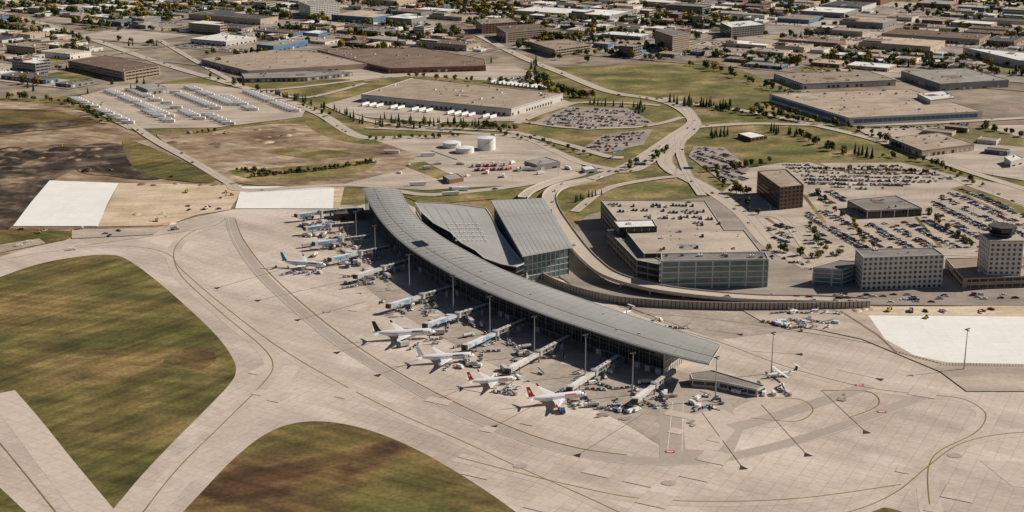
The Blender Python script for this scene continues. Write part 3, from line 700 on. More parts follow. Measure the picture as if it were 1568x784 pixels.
for k in range(1,3):
    a=c4[0].lerp(c4[3],k/3); b=c4[1].lerp(c4[2],k/3); mb.beam(up(a,.06),up(b,.06),.2,.12,m_rib)
c5=[p.lerp(ce,.09) for p in c4]
for i in range(4):
    a,b=c5[i],c5[(i+1)%4]; mb.face([(a.x,a.y,0),(b.x,b.y,0),up(b,-1.25),up(a,-1.25)],m_glassg)
    L=(b-a).length; kk=int(L/4)
    for k in range(kk+1):
        c=a.lerp(b,k/kk); mb.beam((c.x,c.y,0),(c.x,c.y,c.z-1.3),.5,.5,m_lgrey)
    for zz in(0.5,5,9.5,14): mb.beam((a.x,a.y,zz),(b.x,b.y,zz),.45,.6,m_lgrey)
mb.build('airport_terminal')
OCC.append([Vector((p.x,p.y)) for p in c4])
pb('ground_holdroom',[(1056,571),(1090,566),(1172,590),(1160,596),(1100,583),(1060,580)],5,m_wallw,m_rg,'band',1,hvac=5)
pb('service_building',[(800,405),(862,384),(868,392),(806,416)],9,m_conc,m_rg,'band',2,hvac=3)
pb('baggage_shed',[(510,320),(556,318),(560,326),(512,328)],6,m_brown,m_rd,'ind',1,hvac=3)
mb=MB(); p=smooth(GP([(824,424),(850,438),(890,452),(950,465),(1040,472),(1150,475),(1250,474),(1332,472)]),False,6)
p=resample(p,90)
for a,b in zip(p,p[1:]):
    mb.beam((a.x,a.y,2.6),(b.x,b.y,2.6),.5,5.2,m_conc); mb.beam((a.x,a.y,0),(a.x,a.y,5.4),.6,.7,m_brown)
    mb.beam((a.x,a.y,5.35),(b.x,b.y,5.35),.7,.3,m_conc)
mb.build('retaining_wall')

# ------------------------------------------------ jet bridges
def bridge(a,b_,ad):
    p=G(a[0],a[1],6);q=G(b_[0],b_[1],6); d=q-p; L=d.length; d.normalize(); n=Vector((-d.y,d.x,0)); mb=MB()
    def P(t,s=0,z=0): v=p+d*(L*t)+n*s; return Vector((v.x,v.y,z))
    body=m_lgrey
    mb.beam(P(-.12,0,6),P(.42,0,6),2.8,2.8,m_mull,m_lgrey)
    for k in range(9):
        t=-.1+.5*k/8; mb.beam(P(t,1.48,6),P(t+.02,1.48,6),.1,1.8,m_glass if k%2 else m_mull)
        for s_ in(-1.45,1.45): mb.beam(P(t,s_,5),P(t+.05,s_,5),.1,.2,m_wpaint)
    c=P(.45); mb.tube((c.x,c.y,4.2),(c.x,c.y,7.8),2.2,2.2,14,m_lgrey); mb.tube((c.x,c.y,7.8),(c.x,c.y,8.3),2.4,.4,14,m_steel); mb.tube((c.x,c.y,0),(c.x,c.y,4.2),.6,.6,10,m_conc)
    mb.beam(P(.46,0,5.9),P(.78,0,5.6),2.4,2.4,body,m_lgrey); mb.beam(P(.66,0,5.7),P(.95,0,5.5),2.8,2.8,body,m_wpaint)
    pm=m_ad if ad else m_lgrey
    for s_ in(-1.44,1.44): mb.beam(P(.68,s_,5.7),P(.93,s_,5.5),.08,2.1,pm)
    for s_ in(-1.24,1.24): mb.beam(P(.48,s_,5.9),P(.65,s_,5.7),.08,1.8,m_ad if ad else m_lgrey)
    e=P(.985); ang=math.atan2(d.y,d.x); mb.box(e.x,e.y,3.9,3.6,3.8,3.2,m_steel,ang+.35,top=m_lgrey,taper=.15); e2=P(1.03,.6); mb.box(e2.x,e2.y,4.1,1.4,3.2,2.8,m_dark,ang+.35)
    for t in(.02,.22): 
        c=P(t); mb.box(c.x,c.y,0,.9,2.2,4.4,m_conc,ang)
    for s_ in(-1.7,1.7): mb.beam(P(.84,s_,.5),P(.84,s_,5.2),.4,.4,m_steel)
    mb.beam(P(.84,-1.9,1.0),P(.84,1.9,1.0),.5,.5,m_steel)
    for s_ in(-1.3,1.3):
        a1=P(.84,s_-.25,.6);a2=P(.84,s_+.25,.6); mb.tube(a1,a2,.6,.6,8,m_rubber)
    mb.beam(P(.97,2.2,3.9),P(.80,2.2,.2),.9,.2,m_steel); mb.beam(P(.97,2.6,4.9),P(.80,2.6,1.2),.06,.1,m_steel)
    for k in range(5):
        mb.box(*P(.02+.08*k)[:2],7.4,.9,.9,.4,m_steel,ang)
    mb.build('jet_bridge',(c.x,c.y))
BR=[((520,322),(455,329),1),((534,343),(468,349),1),((556,363),(482,372),1),((588,380),(506,396),1),((620,401),(545,422),0),((686,442),(596,467),1),((740,470),(652,497),1),((796,494),(712,530),1),((862,521),(778,566),0),((940,551),(872,594),0),((1026,572),(972,612),0)]
for a,b_,ad in BR: bridge(a,b_,ad)
# ------------------------------------------------ aircraft
def aircraft(name,nose,tail,fin,kind='jet',zc=4.0,wing_span=None,titles=None,eng=None):
    a=G(*nose,zc); t=G(*tail,zc); d=a-t; L=max(d.length,12); ang=math.atan2(d.y,d.x); cen=(a+t)/2
    Rr=L*(.056 if kind=='jet' else .045); z0=Rr+(L*.05 if kind=='jet' else .9); mb=MB()
    st=[(0,.04,-.25),(.012,.28,-.2),(.035,.55,-.12),(.07,.8,-.04),(.12,.97,0),(.16,1,0),(.35,1,0),(.55,1,0),(.66,1,.0),(.76,.84,.14),(.86,.56,.36),(.94,.3,.55),(1,.08,.65)]
    n=16; rings=[]
    for f,r,dz in st:
        rings.append([(L*(.5-f),Rr*r*math.cos(2*math.pi*k/n),z0+Rr*dz+Rr*r*math.sin(2*math.pi*k/n)) for k in range(n)])
    for i in range(len(rings)-1):
        for k in range(n):
            j=(k+1)%n; mb.face([rings[i][k],rings[i+1][k],rings[i+1][j],rings[i][j]],m_air)
    for s_ in(-1,1):
        x=L*.36
        while x>-L*.2:
            y=s_*Rr*.985; mb.face([(x,y,z0+Rr*.18),(x-.32,y,z0+Rr*.18),(x-.32,y*.985,z0+Rr*.36),(x,y*.985,z0+Rr*.36)],m_dark); x-=.75
        for dx in(.40,.31,-.1): mb.face([(L*dx,s_*Rr*1.005,z0-Rr*.35),(L*dx-.9,s_*Rr*1.005,z0-Rr*.35),(L*dx-.9,s_*Rr*.9,z0+Rr*.5),(L*dx,s_*Rr*.9,z0+Rr*.5)],m_airg)
        if titles: mb.face([(L*.3,s_*Rr*.93,z0+Rr*.42),(L*.12,s_*Rr*.93,z0+Rr*.42),(L*.12,s_*Rr*.76,z0+Rr*.7),(L*.3,s_*Rr*.76,z0+Rr*.7)],titles)
        mb.face([(L*.458,s_*Rr*.12,z0+Rr*.44),(L*.458,s_*Rr*.55,z0+Rr*.33),(L*.435,s_*Rr*.62,z0+Rr*.56),(L*.435,s_*Rr*.12,z0+Rr*.74)],m_glass)
    def surf(root,tip,th,m):
        for s_ in(-1,1):
            pts=[]
            for (xl,xt,y,z),tt in((root,th),(tip,th*.35)):
                xm=xl+(xt-xl)*.3; pts.append([(xl,s_*y,z),(xm,s_*y,z+tt/2),(xt,s_*y,z),(xm,s_*y,z-tt/2)])
            for k in range(4):
                j=(k+1)%4; mb.face([pts[0][k],pts[0][j],pts[1][j],pts[1][k]],m)
            mb.face(pts[1],m)
    hs=(wing_span or L*.92)/2
    if kind=='jet':
        zr=z0-Rr*.55
        surf((L*.16,-L*.09,0,zr),(L*.045,-L*.10,hs*.36,zr+hs*.03),Rr*.5,m_air)
        surf((L*.045,-L*.10,hs*.36,zr+hs*.03),(-L*.135,-L*.175,hs,zr+hs*.11),Rr*.28,m_air)
        for s_ in(-1,1): 
            mb.face([(-L*.135,s_*hs,zr+hs*.11),(-L*.175,s_*hs,zr+hs*.11),(-L*.19,s_*(hs+.3),zr+hs*.11+1.9),(-L*.165,s_*(hs+.3),zr+hs*.11+1.9)],fin)
            x,y,zz=L*.105,s_*hs*.34,zr-Rr*.42; r=Rr*.52
            mb.tube((x,y,zz),(x-L*.03,y,zz),r*.93,r,14,m_airg,capm=m_dark); mb.tube((x-L*.03,y,zz),(x-L*.105,y,zz),r,r*.62,14,eng or m_air,cap=True,capm=m_dark); mb.beam((x-L*.03,y,zz+r*.9),(x-L*.12,y,zr+.3),.3,.8,m_air)
        surf((-L*.38,-L*.455,0,z0+Rr*.45),(-L*.455,-L*.487,hs*.36,z0+Rr*.65),Rr*.14,m_air)
        zt=z0+Rr*.55; hf=L*.185
        F_=[(-L*.335,zt),(-L*.455,zt),(-L*.505,zt+hf),(-L*.45,zt+hf),(-L*.39,zt+hf*.35)]
    else:
        zr=z0+Rr*.95
        surf((L*.10,-L*.0,0,zr),(L*.07,-L*.0,hs,zr+.3),Rr*.35,m_air)
        for s_ in(-1,1):
            y=s_*hs*.33; mb.tube((L*.17,y,zr-.3),(-L*.05,y,zr-.3),Rr*.42,Rr*.2,10,m_air); mb.tube((L*.19,y,zr-.3),(L*.17,y,zr-.3),.1,Rr*.35,8,m_dark)
            for k in range(4):
                an=k*math.pi/2+.5; mb.beam((L*.182,y,zr-.3),(L*.182,y+math.cos(an)*L*.065,zr-.3+math.sin(an)*L*.065),.1,.28,m_dark)
        zt=z0+Rr*.4; hf=L*.17
        F_=[(-L*.31,zt),(-L*.46,zt),(-L*.50,zt+hf),(-L*.43,zt+hf),(-L*.385,zt+hf*.3)]
        surf((-L*.42,-L*.49,0,zt+hf),(-L*.44,-L*.49,hs*.33,zt+hf),Rr*.15,m_air)
    w=.22
    mb.face([(x,w,z) for x,z in F_],fin); mb.face([(x,-w,z) for x,z in F_[::-1]],fin)
    for k in range(5):
        j=(k+1)%5; mb.face([(F_[k][0],-w,F_[k][1]),(F_[j][0],-w,F_[j][1]),(F_[j][0],w,F_[j][1]),(F_[k][0],w,F_[k][1])],fin)
    if kind=='jet' and fin is m_red:
        for s_ in(-1,1):
            cx_,cz_=-L*.455,zt+hf*.6; r_=hf*.16
            mb.face([(cx_+r_*(1 if k%2 else .5)*math.cos(k*.628),s_*(w+.03),cz_+r_*(1 if k%2 else .5)*math.sin(k*.628)) for k in range(10)],m_air)
    for x,yy in((L*.40,(0,)),(-L*.03,(-L*.07,L*.07))):
        for y in yy:
            mb.beam((x,y,.5),(x,y,z0-Rr*.7),.25,.25,m_airg)
            for s_ in(-.35,.35): mb.tube((x,y+s_-.15,.5),(x,y+s_+.15,.5),.5,.5,10,m_rubber)
    me=mb.mesh(name)
    o=bpy.data.objects.new(name,me); o.location=(cen.x,cen.y,.12); o.rotation_euler=(0,0,ang); COL.objects.link(o)
    nf=(len(st)-1)*n
    for i,pl in enumerate(me.polygons):
        if i<nf: pl.use_smooth=True
    bm=bmesh.new(); bm.from_mesh(me); bmesh.ops.remove_doubles(bm,verts=bm.verts,dist=.001); bm.to_mesh(me); bm.free()
    return cen,ang,L
PL=[]
PL.append(aircraft('passenger_jet',(499,405),(430,401),m_teal,titles=m_navy))
PL.append(aircraft('passenger_jet',(667,508),(570,513),m_dark,titles=m_dark,eng=m_airg))
PL.append(aircraft('passenger_jet',(727,543),(637,549),m_air,titles=m_navy))
PL.append(aircraft('passenger_jet',(791,577),(715,584),m_red,titles=m_red))
PL.append(aircraft('passenger_jet',(899,602),(806,613),m_red,titles=m_red))
aircraft('turboprop_airliner',(930,484),(968,474),m_dark,'prop',zc=3)
aircraft('turboprop_airliner',(1171,575),(1222,569),m_dark,'prop',zc=2)

# ------------------------------------------------ ground service equipment
def near_plane(x,y,k=.30):
    for c,a,L in PL:
        if (Vector((x,y))-Vector((c.x,c.y))).length<L*k: return True
    return False
GSE=[('baggage_train',TUG),('baggage_train',TUG),('belt_loader',BELT),('service_van',VAN),('catering_truck',BT2),('fuel_truck',TK),('baggage_train',TUG)]
for a,b_,ad in BR:
    for _ in range(12):
        u=a[0]+(b_[0]-a[0])*U(.1,1.0)+U(-14,14); v=a[1]+(b_[1]-a[1])*U(.1,1.0)+U(6,22); p=G(u,v)
        if near_plane(p.x,p.y,.45): continue
        n_,m_=random.choice(GSE); put(n_,m_,p.x,p.y,.12,random.choice([0,.4,1.6,2.2,3.3,5])+U(-.3,.3))
for c,a,L in PL:
    for dx,dy in((.2,-.3),(-.05,-.36),(.40,.2),(.34,-.16),(.46,-.3),(.1,.33)):
        x=c.x+L*(dx*math.cos(a)-dy*math.sin(a)); y=c.y+L*(dx*math.sin(a)+dy*math.cos(a)); n_,m_=random.choice(GSE); put(n_,m_,x,y,.12,U(0,6.28))
for (u0,v0,u1,v1,n_) in[(1190,494,1285,503,22),(1200,478,1290,482,10),(1060,605,1100,625,8),(1100,592,1200,605,14),(930,622,985,632,9),(990,490,1080,505,5)]:
    for _ in range(n_):
        p=G(U(u0,u1),U(v0,v1)); k,m_=random.choice([GSE[0],GSE[2],('service_van',VAN)]); put(k,m_,p.x,p.y,.15,U(0,6.28))
for u,v in[(110,383),(45,372),(30,378)]: p=G(u,v); put('service_van',VAN,p.x,p.y,.15,.4)
for r in range(2):
    for k in range(9):
        if R()<.25: continue
        p=G(727+k*6+r*4,256+r*6-k*.2); put('red_tank_truck',RT if (k+r)%2 else RT2,p.x,p.y,.2,1.0)
for _ in range(20):
    p=G(U(560,880),U(250,272)); put('service_van',random.choice([VAN,BT,TK]),p.x,p.y,.2,U(0,6))
for (u,v) in[(690,300),(700,292),(705,293),(600,236),(655,240),(810,262),(640,285)]:
    p=G(u,v); put('semi_trailer',TRL,p.x,p.y,.2,U(-.4,.4))
def trow(u0,v0,u1,v1,n,rot,skip=.15):
    a=G(u0,v0);b=G(u1,v1)
    for k in range(n):
        if R()<skip: continue
        p=a.lerp(b,k/(n-1)); put('semi_trailer',TRL,p.x,p.y,.2,rot+U(-.02,.02))
for r in[(113,153,196,190,24),(168,142,262,182,26),(196,138,240,156,11),(255,160,305,184,14),(265,142,330,168,18),(290,136,355,162,18),(345,150,390,172,13),(225,172,258,188,8),(380,143,450,172,19),(318,178,350,192,6)]:
    trow(*r,math.radians(-8))
for k in range(20):
    p=G(560+k*10.8,160.5+k*1.08); 
    if R()<.75: put('semi_trailer',TRL,p.x,p.y-7,.2,math.radians(62))
for k in range(14):
    p=G(755+k*6.2,133+k*.7,0)
    put('semi_trailer',TRL,p.x,p.y+30,.2,math.radians(62))
for u,v,m_,n_ in[(95,226,EXC,'excavator'),(262,272,DOZ,'bulldozer'),(285,296,EXC,'excavator'),(315,321,DMP,'dump_truck'),(345,296,DOZ,'bulldozer'),(122,352,DMP,'dump_truck'),(240,340,EXC,'excavator'),(268,352,DMP,'dump_truck'),(60,358,EXC,'excavator'),(1418,488,DOZ,'bulldozer'),(1360,478,EXC,'excavator'),(1395,478,DMP,'dump_truck'),(345,205,EXC,'excavator'),(290,205,DMP,'dump_truck'),(170,262,DOZ,'bulldozer'),(355,300,EXC,'excavator')]:
    p=G(u,v); put(n_,m_,p.x,p.y,.2,U(0,6.28),.9)
for _ in range(16):
    p=random.choice([G(U(280,350),U(300,326)),G(U(1340,1560),U(474,480)),G(U(20,240),U(352,362))]); put('site_pickup',CARS[3],p.x,p.y,.2,U(0,6))
def heap(u,v,r,h,mat):
    p=G(u,v); mb=MB(); rings=[]
    for j in range(5):
        f=j/4; rr=r*(1-f)**.8; rings.append([(rr*math.cos(2*math.pi*k/14)*(1+.25*noise.noise(Vector((k,j,u)))),rr*.8*math.sin(2*math.pi*k/14)*(1+.25*noise.noise(Vector((k,j,v)))),h*(1-(1-f)**1.3)*(1+.1*R())) for k in range(14)])
    for j in range(4):
        for k in range(14):
            mb.face([rings[j][k],rings[j][(k+1)%14],rings[j+1][(k+1)%14],rings[j+1][k]],mat)
    put('dirt_heap',mb.mesh('dirt_heap'),p.x,p.y,0,U(0,6))
for _ in range(22): heap(U(0,150),U(228,270),U(6,20),U(1,3.5),m_soil)
for _ in range(14): heap(U(260,450),U(198,232),U(5,14),U(.8,2.2),m_dirt)
for _ in range(6): heap(U(180,262),U(325,345),U(3,6),U(1,2.2),m_sand)
for _ in range(8): heap(U(210,360),U(282,285),U(4,8),U(.8,2),m_dirt)
for _ in range(5): heap(U(1300,1340),U(471,478),U(3,5),U(.8,1.6),m_sand)

# ------------------------------------------------ fences, masts, lamps
def fence(px,h=2.4,mat=None,n=60,post=.15):
    p=resample(GP(px),n); mb=MB()
    for a,b in zip(p,p[1:]):
        mb.beam((a.x,a.y,0),(a.x,a.y,h),post,post,m_steel)
        for zz in(.3,h*.5,h-.1): mb.beam((a.x,a.y,zz),(b.x,b.y,zz),.06,.12,mat or m_steel)
    mb.build('site_fence')
fence([(1288,478),(1310,492),(1345,515),(1372,540),(1440,558)],1.2,m_org,50,.5)
fence([(1440,560),(1620,563)],2.0,m_dark,40,.2); fence([(0,352),(235,350),(262,340)],1.8,m_org,60)
fence([(378,296),(540,288)],2.4,None,60)
mb=MB(); mb.tube((0,0,0),(0,0,26),.42,.2,8,m_steel); mb.box(0,0,26,3.6,.5,.4,m_dark); mb.box(0,0,25,.5,3.0,.4,m_dark)
for x in(-1.5,-.5,.5,1.5): mb.box(x,.4,25.6,.6,.6,.4,m_lgrey)
mb.tube((0,0,0),(0,0,.6),.9,.9,8,m_conc); MAST=mb.mesh('apron_light_mast')
for u,v in[(627,443),(694,478),(750,512),(818,545),(896,575),(968,605),(1095,612),(1181,572),(1476,566),(575,395),(546,372)]:
    p=G(u,v); put('apron_light_mast',MAST,p.x,p.y,0,.5)
mb=MB(); mb.tube((0,0,0),(0,0,9),.12,.07,6,m_steel); mb.beam((0,0,9),(2,0,9.3),.08,.08,m_steel); mb.box(2.2,0,9.2,.9,.35,.15,m_lgrey); mb.tube((0,0,0),(0,0,.4),.3,.3,6,m_conc); LAMP=mb.mesh('street_lamp')
for p in RD:
    q=resample(p,max(2,int(sum((p[i+1]-p[i]).length for i in range(len(p)-1))/55)))
    for i,a in enumerate(q[:-1]):
        d=(q[i+1]-a).normalized(); put('street_lamp',LAMP,a.x-d.y*8,a.y+d.x*8,0,math.atan2(-d.x,d.y))
for u in range(1250,1560,45):
    for v in(268,300,330,360):
        p=G(u+(v-300)*.5,v); put('street_lamp',LAMP,p.x,p.y,0,U(0,6))
p=G(1299,291); mb=MB(); mb.tube((0,0,0),(0,0,30),.35,.18,8,m_lgrey); mb.tube((0,0,29),(0,0,29.6),1.2,1.2,10,m_lgrey); put('flagpole',mb.mesh('flagpole'),p.x,p.y,0)
for a,b_ in[((957,262),(1002,262)),((1035,268),(1072,268)),((938,245),(955,238))]:
    p=G(*a);q=G(*b_); mb=MB(); mb.tube((p.x,p.y,0),(p.x,p.y,7.5),.25,.25,8,m_steel); mb.tube((q.x,q.y,0),(q.x,q.y,7.5),.25,.25,8,m_steel); mb.beam((p.x,p.y,7),(q.x,q.y,7),.4,.6,m_steel)
    c=p.lerp(q,.5); mb.beam((p.lerp(q,.3).x,p.lerp(q,.3).y-.4,7),(p.lerp(q,.7).x,p.lerp(q,.7).y-.4,7),.1,2.4,m_blue); mb.build('sign_gantry',(c.x,c.y))

# ------------------------------------------------ cars in lots
def fill(px,ang,occ=.85,z=.15,zg=0,period=16.5,slot=2.75,avoid=None):
    w=[Vector((p.x,p.y)) for p in GP(px,zg)]; c,s=math.cos(ang),math.sin(ang)
    loc=[(p.x*c+p.y*s,-p.x*s+p.y*c) for p in w]; x0,x1=min(a[0] for a in loc),max(a[0] for a in loc); y0,y1=min(a[1] for a in loc),max(a[1] for a in loc)
    y=y0+3; 
    while y<y1:
        for dy in(0,5.4):
            x=x0; gap=0
            run=occ*U(.6,1.1)
            while x<x1:
                x+=slot
                if gap>0: gap-=1; continue
                if R()<.03: gap=random.randint(2,10)
                if inside(x,y+dy,loc) and R()<run:
                    X=x*c-(y+dy)*s; Y=x*s+(y+dy)*c
                    if avoid and any(inside(X,Y,o) for o in avoid): continue
                    car(X+U(-.1,.1),Y+U(-.3,.3),ang+math.pi/2+U(-.03,.03),z+zg)
        y+=period
fill([(1195,252),(1238,252),(1240,258),(1370,254),(1465,275),(1335,292),(1238,287),(1228,270)],math.radians(-5),.9,avoid=OCC)
fill([(1240,296),(1290,292),(1300,322),(1410,330),(1440,300),(1475,290),(1600,338),(1600,380),(1440,382),(1320,383),(1270,378),(1232,342)],math.radians(-78),.9,avoid=OCC,period=18)
fill([(1170,346),(1205,342),(1236,372),(1190,374)],math.radians(-60),.8,avoid=OCC)
fill([(1058,238),(1064,228),(1104,228),(1152,268),(1140,280),(1112,280)],math.radians(-62),.85)
fill([(822,190),(870,167),(958,168),(996,190),(900,198)],math.radians(-20),.7,period=19)
fill([(893,232),(927,208),(990,200),(978,220),(935,232)],math.radians(10),.5)
fill([(1165,392),(1240,400),(1240,408),(1185,400)],0,.5,avoid=OCC)
fill([(930,312),(1078,312),(1104,345),(1012,345),(945,325)],math.radians(-5),.42,z=0.02,zg=gz-.6,period=19,avoid=[ccw([G(u,v,21) for u,v in[(938,337),(1002,335),(1008,348),(948,350)]])])
fill([(1010,356),(1136,356),(1158,382),(1015,383)],math.radians(-5),.07,z=0.02,zg=gz-.6,period=19)
fill([(1210,130),(1280,150),(1250,152),(1190,140)],math.radians(-31),.7,avoid=OCC)
fill([(1330,196),(1480,188),(1500,192),(1350,202)],math.radians(3),.5,avoid=OCC)
fill([(750,120),(800,118),(820,122),(770,128)],math.radians(-20),.6,avoid=OCC)
for p in RD+[ramp1]:
    Ls=sum((p[i+1]-p[i]).length for i in range(len(p)-1)); q=resample(p,max(3,int(Ls/12)))
    for i,a in enumerate(q[:-1]):
        if R()<.14:
            d=(q[i+1]-a).normalized(); s_=random.choice([-2.6,2.6]); put('moving_car',random.choice(CARS),a.x-d.y*s_,a.y+d.x*s_,(a.z if p is ramp1 else .2),math.atan2(d.y,d.x))
for _ in range(40):
    p=G(U(1180,1560),U(452,464)); car(p.x,p.y,U(-.1,.1),.3)

# ------------------------------------------------ trees
def tree_mesh(seed,h=9,w=5):
    rs=random.Random(seed); mb=MB(); mb.tube((0,0,0),(0,0,h*.5),.28,.14,6,m_bark,cap=False)
    for k in range(4):
        a=rs.uniform(0,6.3); mb.tube((0,0,h*.3),(math.cos(a)*w*.3,math.sin(a)*w*.3,h*.62),.12,.04,4,m_bark,cap=False)
    blobs=[(rs.uniform(-.28,.28)*w,rs.uniform(-.28,.28)*w,h*rs.uniform(.36,.8),w*rs.uniform(.2,.34)) for _ in range(9)]
    for bx,by,bz,br in blobs:
        for _ in range(20):
            v=Vector((rs.gauss(0,1),rs.gauss(0,1),rs.gauss(0,1))).normalized(); c=Vector((bx,by,bz))+v*br*rs.uniform(.7,1.1)
            t=v.cross(Vector((rs.gauss(0,1),rs.gauss(0,1),rs.gauss(0,1)))).normalized(); u=v.cross(t)+v*rs.uniform(-.5,.5); s_=rs.uniform(.45,.85)*h/9
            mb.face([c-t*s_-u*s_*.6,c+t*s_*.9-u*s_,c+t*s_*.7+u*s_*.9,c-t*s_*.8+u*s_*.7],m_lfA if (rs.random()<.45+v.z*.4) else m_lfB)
    return mb.mesh('tree')
def conifer_mesh(seed,h=8,w=3.6):
    rs=random.Random(seed); mb=MB(); mb.tube((0,0,0),(0,0,h*.9),.2,.05,5,m_bark,cap=False)
    for j in range(7):
        z=h*(.1+.125*j); r=w/2*(1-j/7.6); n=11
        top=(0,0,z+h*.22); ring=[(r*math.cos(2*math.pi*k/n)*(rs.uniform(.65,1.1)),r*math.sin(2*math.pi*k/n)*rs.uniform(.65,1.1),z-rs.uniform(0,.35)) for k in range(n)]
        for k in range(n): 
            if rs.random()<.88: mb.face([ring[k],ring[(k+1)%n],top],m_con)
    return mb.mesh('conifer')
TR=[tree_mesh(s,rh,rw) for s,rh,rw in((1,9,6.5),(2,8,7),(3,10,7),(4,7,6),(5,11,8.5))]; CN=[conifer_mesh(s) for s in(1,2,3)]
def tree(x,y,s=1.0): put('deciduous_tree',random.choice(TR),x,y,0,U(0,6.28),s*U(.7,1.2))
def conif(x,y,s=1.0): put('conifer_tree',random.choice(CN),x,y,0,U(0,6.28),s*U(.8,1.35))
def trees(px,n,f=tree,s=1.0,j=3):
    q=resample(GP(px),n)
    for a in q: f(a.x+U(-j,j),a.y+U(-j,j),s)
trees([(405,142),(520,172),(560,192),(640,198)],36,conif,1.0,6); trees([(590,184),(650,188),(740,193)],30,conif,1,6); trees([(740,196),(790,200)],10,tree,.9)
trees([(590,190),(740,199)],20,tree,.7,6)
trees([(1035,158),(1060,163),(1120,168)],34,conif,1.25,10); trees([(1100,168),(1180,180),(1250,190)],24,tree,.9,7)
trees([(1088,212),(1110,208)],9,conif,1.2,4); trees([(1180,204),(1225,210)],9,conif,1.1,5); trees([(1225,210),(1290,238)],12,tree,.9,6); trees([(1310,238),(1330,242)],8,conif,1.2,4); trees([(1128,296),(1142,300)],4,tree,1.2,3)
trees([(815,120),(840,140),(870,150)],28,tree,1.15,14); trees([(880,148),(905,150)],12,tree,1.1,6); trees([(900,160),(985,168)],14,conif,1,5); trees([(975,165),(980,175)],7,conif,1.2,5)
trees([(1155,166),(1230,180),(1310,200),(1400,235)],34,tree,.85,7); trees([(560,215),(700,210)],12,tree,.6,5); trees([(382,272),(470,264),(570,250)],60,tree,.5,3); trees([(365,262),(420,268)],18,tree,.55,3)
trees([(880,310),(920,300)],8,conif,.8,3); trees([(960,260),(1000,245),(1020,232)],9,tree,.7,3); trees([(1100,262),(1180,250)],10,tree,.8,4)
trees([(1240,262),(1330,262),(1430,268)],22,tree,.55,2); trees([(1250,300),(1300,340),(1340,380)],10,tree,.6,3); trees([(1420,330),(1500,385)],12,tree,.6,3)
trees([(1180,385),(1240,395),(1290,392)],12,tree,.75,3); trees([(1350,240),(1420,250),(1500,285)],18,tree,.8,4); trees([(300,205),(330,203)],5,tree,.6,4)
trees([(1080,258),(1120,300),(1160,330)],12,tree,.7,4); trees([(1235,345),(1262,385)],8,tree,.7,3)
for _ in range(14): p=G(U(40,250),U(115,145)); conif(p.x,p.y,1.2)
trees([(1060,100),(1110,112),(1190,140)],18,tree,1.1,7); trees([(815,115),(818,96)],8,conif,1.3,4)
trees([(0,150),(110,158),(170,190)],26,tree,.9,8); trees([(1500,196),(1568,210)],10,tree,.9,6); trees([(620,118),(800,130),(870,142)],18,tree,.9,7)
trees([(330,120),(440,150),(500,178)],16,tree,.8,8); trees([(760,205),(840,222),(900,240)],12,tree,.7,5)

# ------------------------------------------------ CITY
th=math.radians(-31); e1=Vector((math.cos(th),math.sin(th))); e2=Vector((-math.sin(th),math.cos(th)))
citypx=[(-500,-75),(2100,-75),(2100,240),(1640,185),(1568,180),(1510,160),(1395,128),(1235,128),(1165,112),(1095,90),(880,98),(770,84),(746,104),(600,112),(380,122),(300,116),(200,124),(108,140),(0,148),(-120,150),(-500,165)]
cw=[Vector((p.x,p.y)) for p in GP(citypx)]
city2=[Vector((p.x,p.y)) for p in GP([(1420,196),(1700,190),(1700,300),(1500,262)])]
def near_seg(x,y,extra=0):
    for pts,w in SEGS:
        ww=(w+extra)**2
        for a in pts:
            if (a.x-x)**2+(a.y-y)**2<ww+60: return True
    return False
SEGS=[(resample(p,max(3,int(sum((p[i+1]-p[i]).length for i in range(len(p)-1))/14))),w) for p,w in SEGS]
walls=[m_beige,m_beige,m_wallw,m_wallw,m_wallg,m_wallr,m_wallg,m_beige,m_wallb]; roofs=[m_rt,m_rt,m_rt,m_rt,m_rg,m_rg,m_rw,m_rw,m_rb,m_rb,m_rd]
pave=MB(); zp=nz()
def W2(p,q): return Vector((p*e1.x+q*e2.x,p*e1.y+q*e2.y))
ps=[(c.dot(e1),c.dot(e2)) for c in cw]; pmin=min(a for a,b in ps); pmax=max(a for a,b in ps); qmin=min(b for a,b in ps); qmax=max(b for a,b in ps)
def rect(p0,q0,p1,q1): return [W2(p0,q0),W2(p1,q0),W2(p1,q1),W2(p0,q1)]
BP,BQ=236,128
cityt=[]
p0=pmin-(pmin%BP)
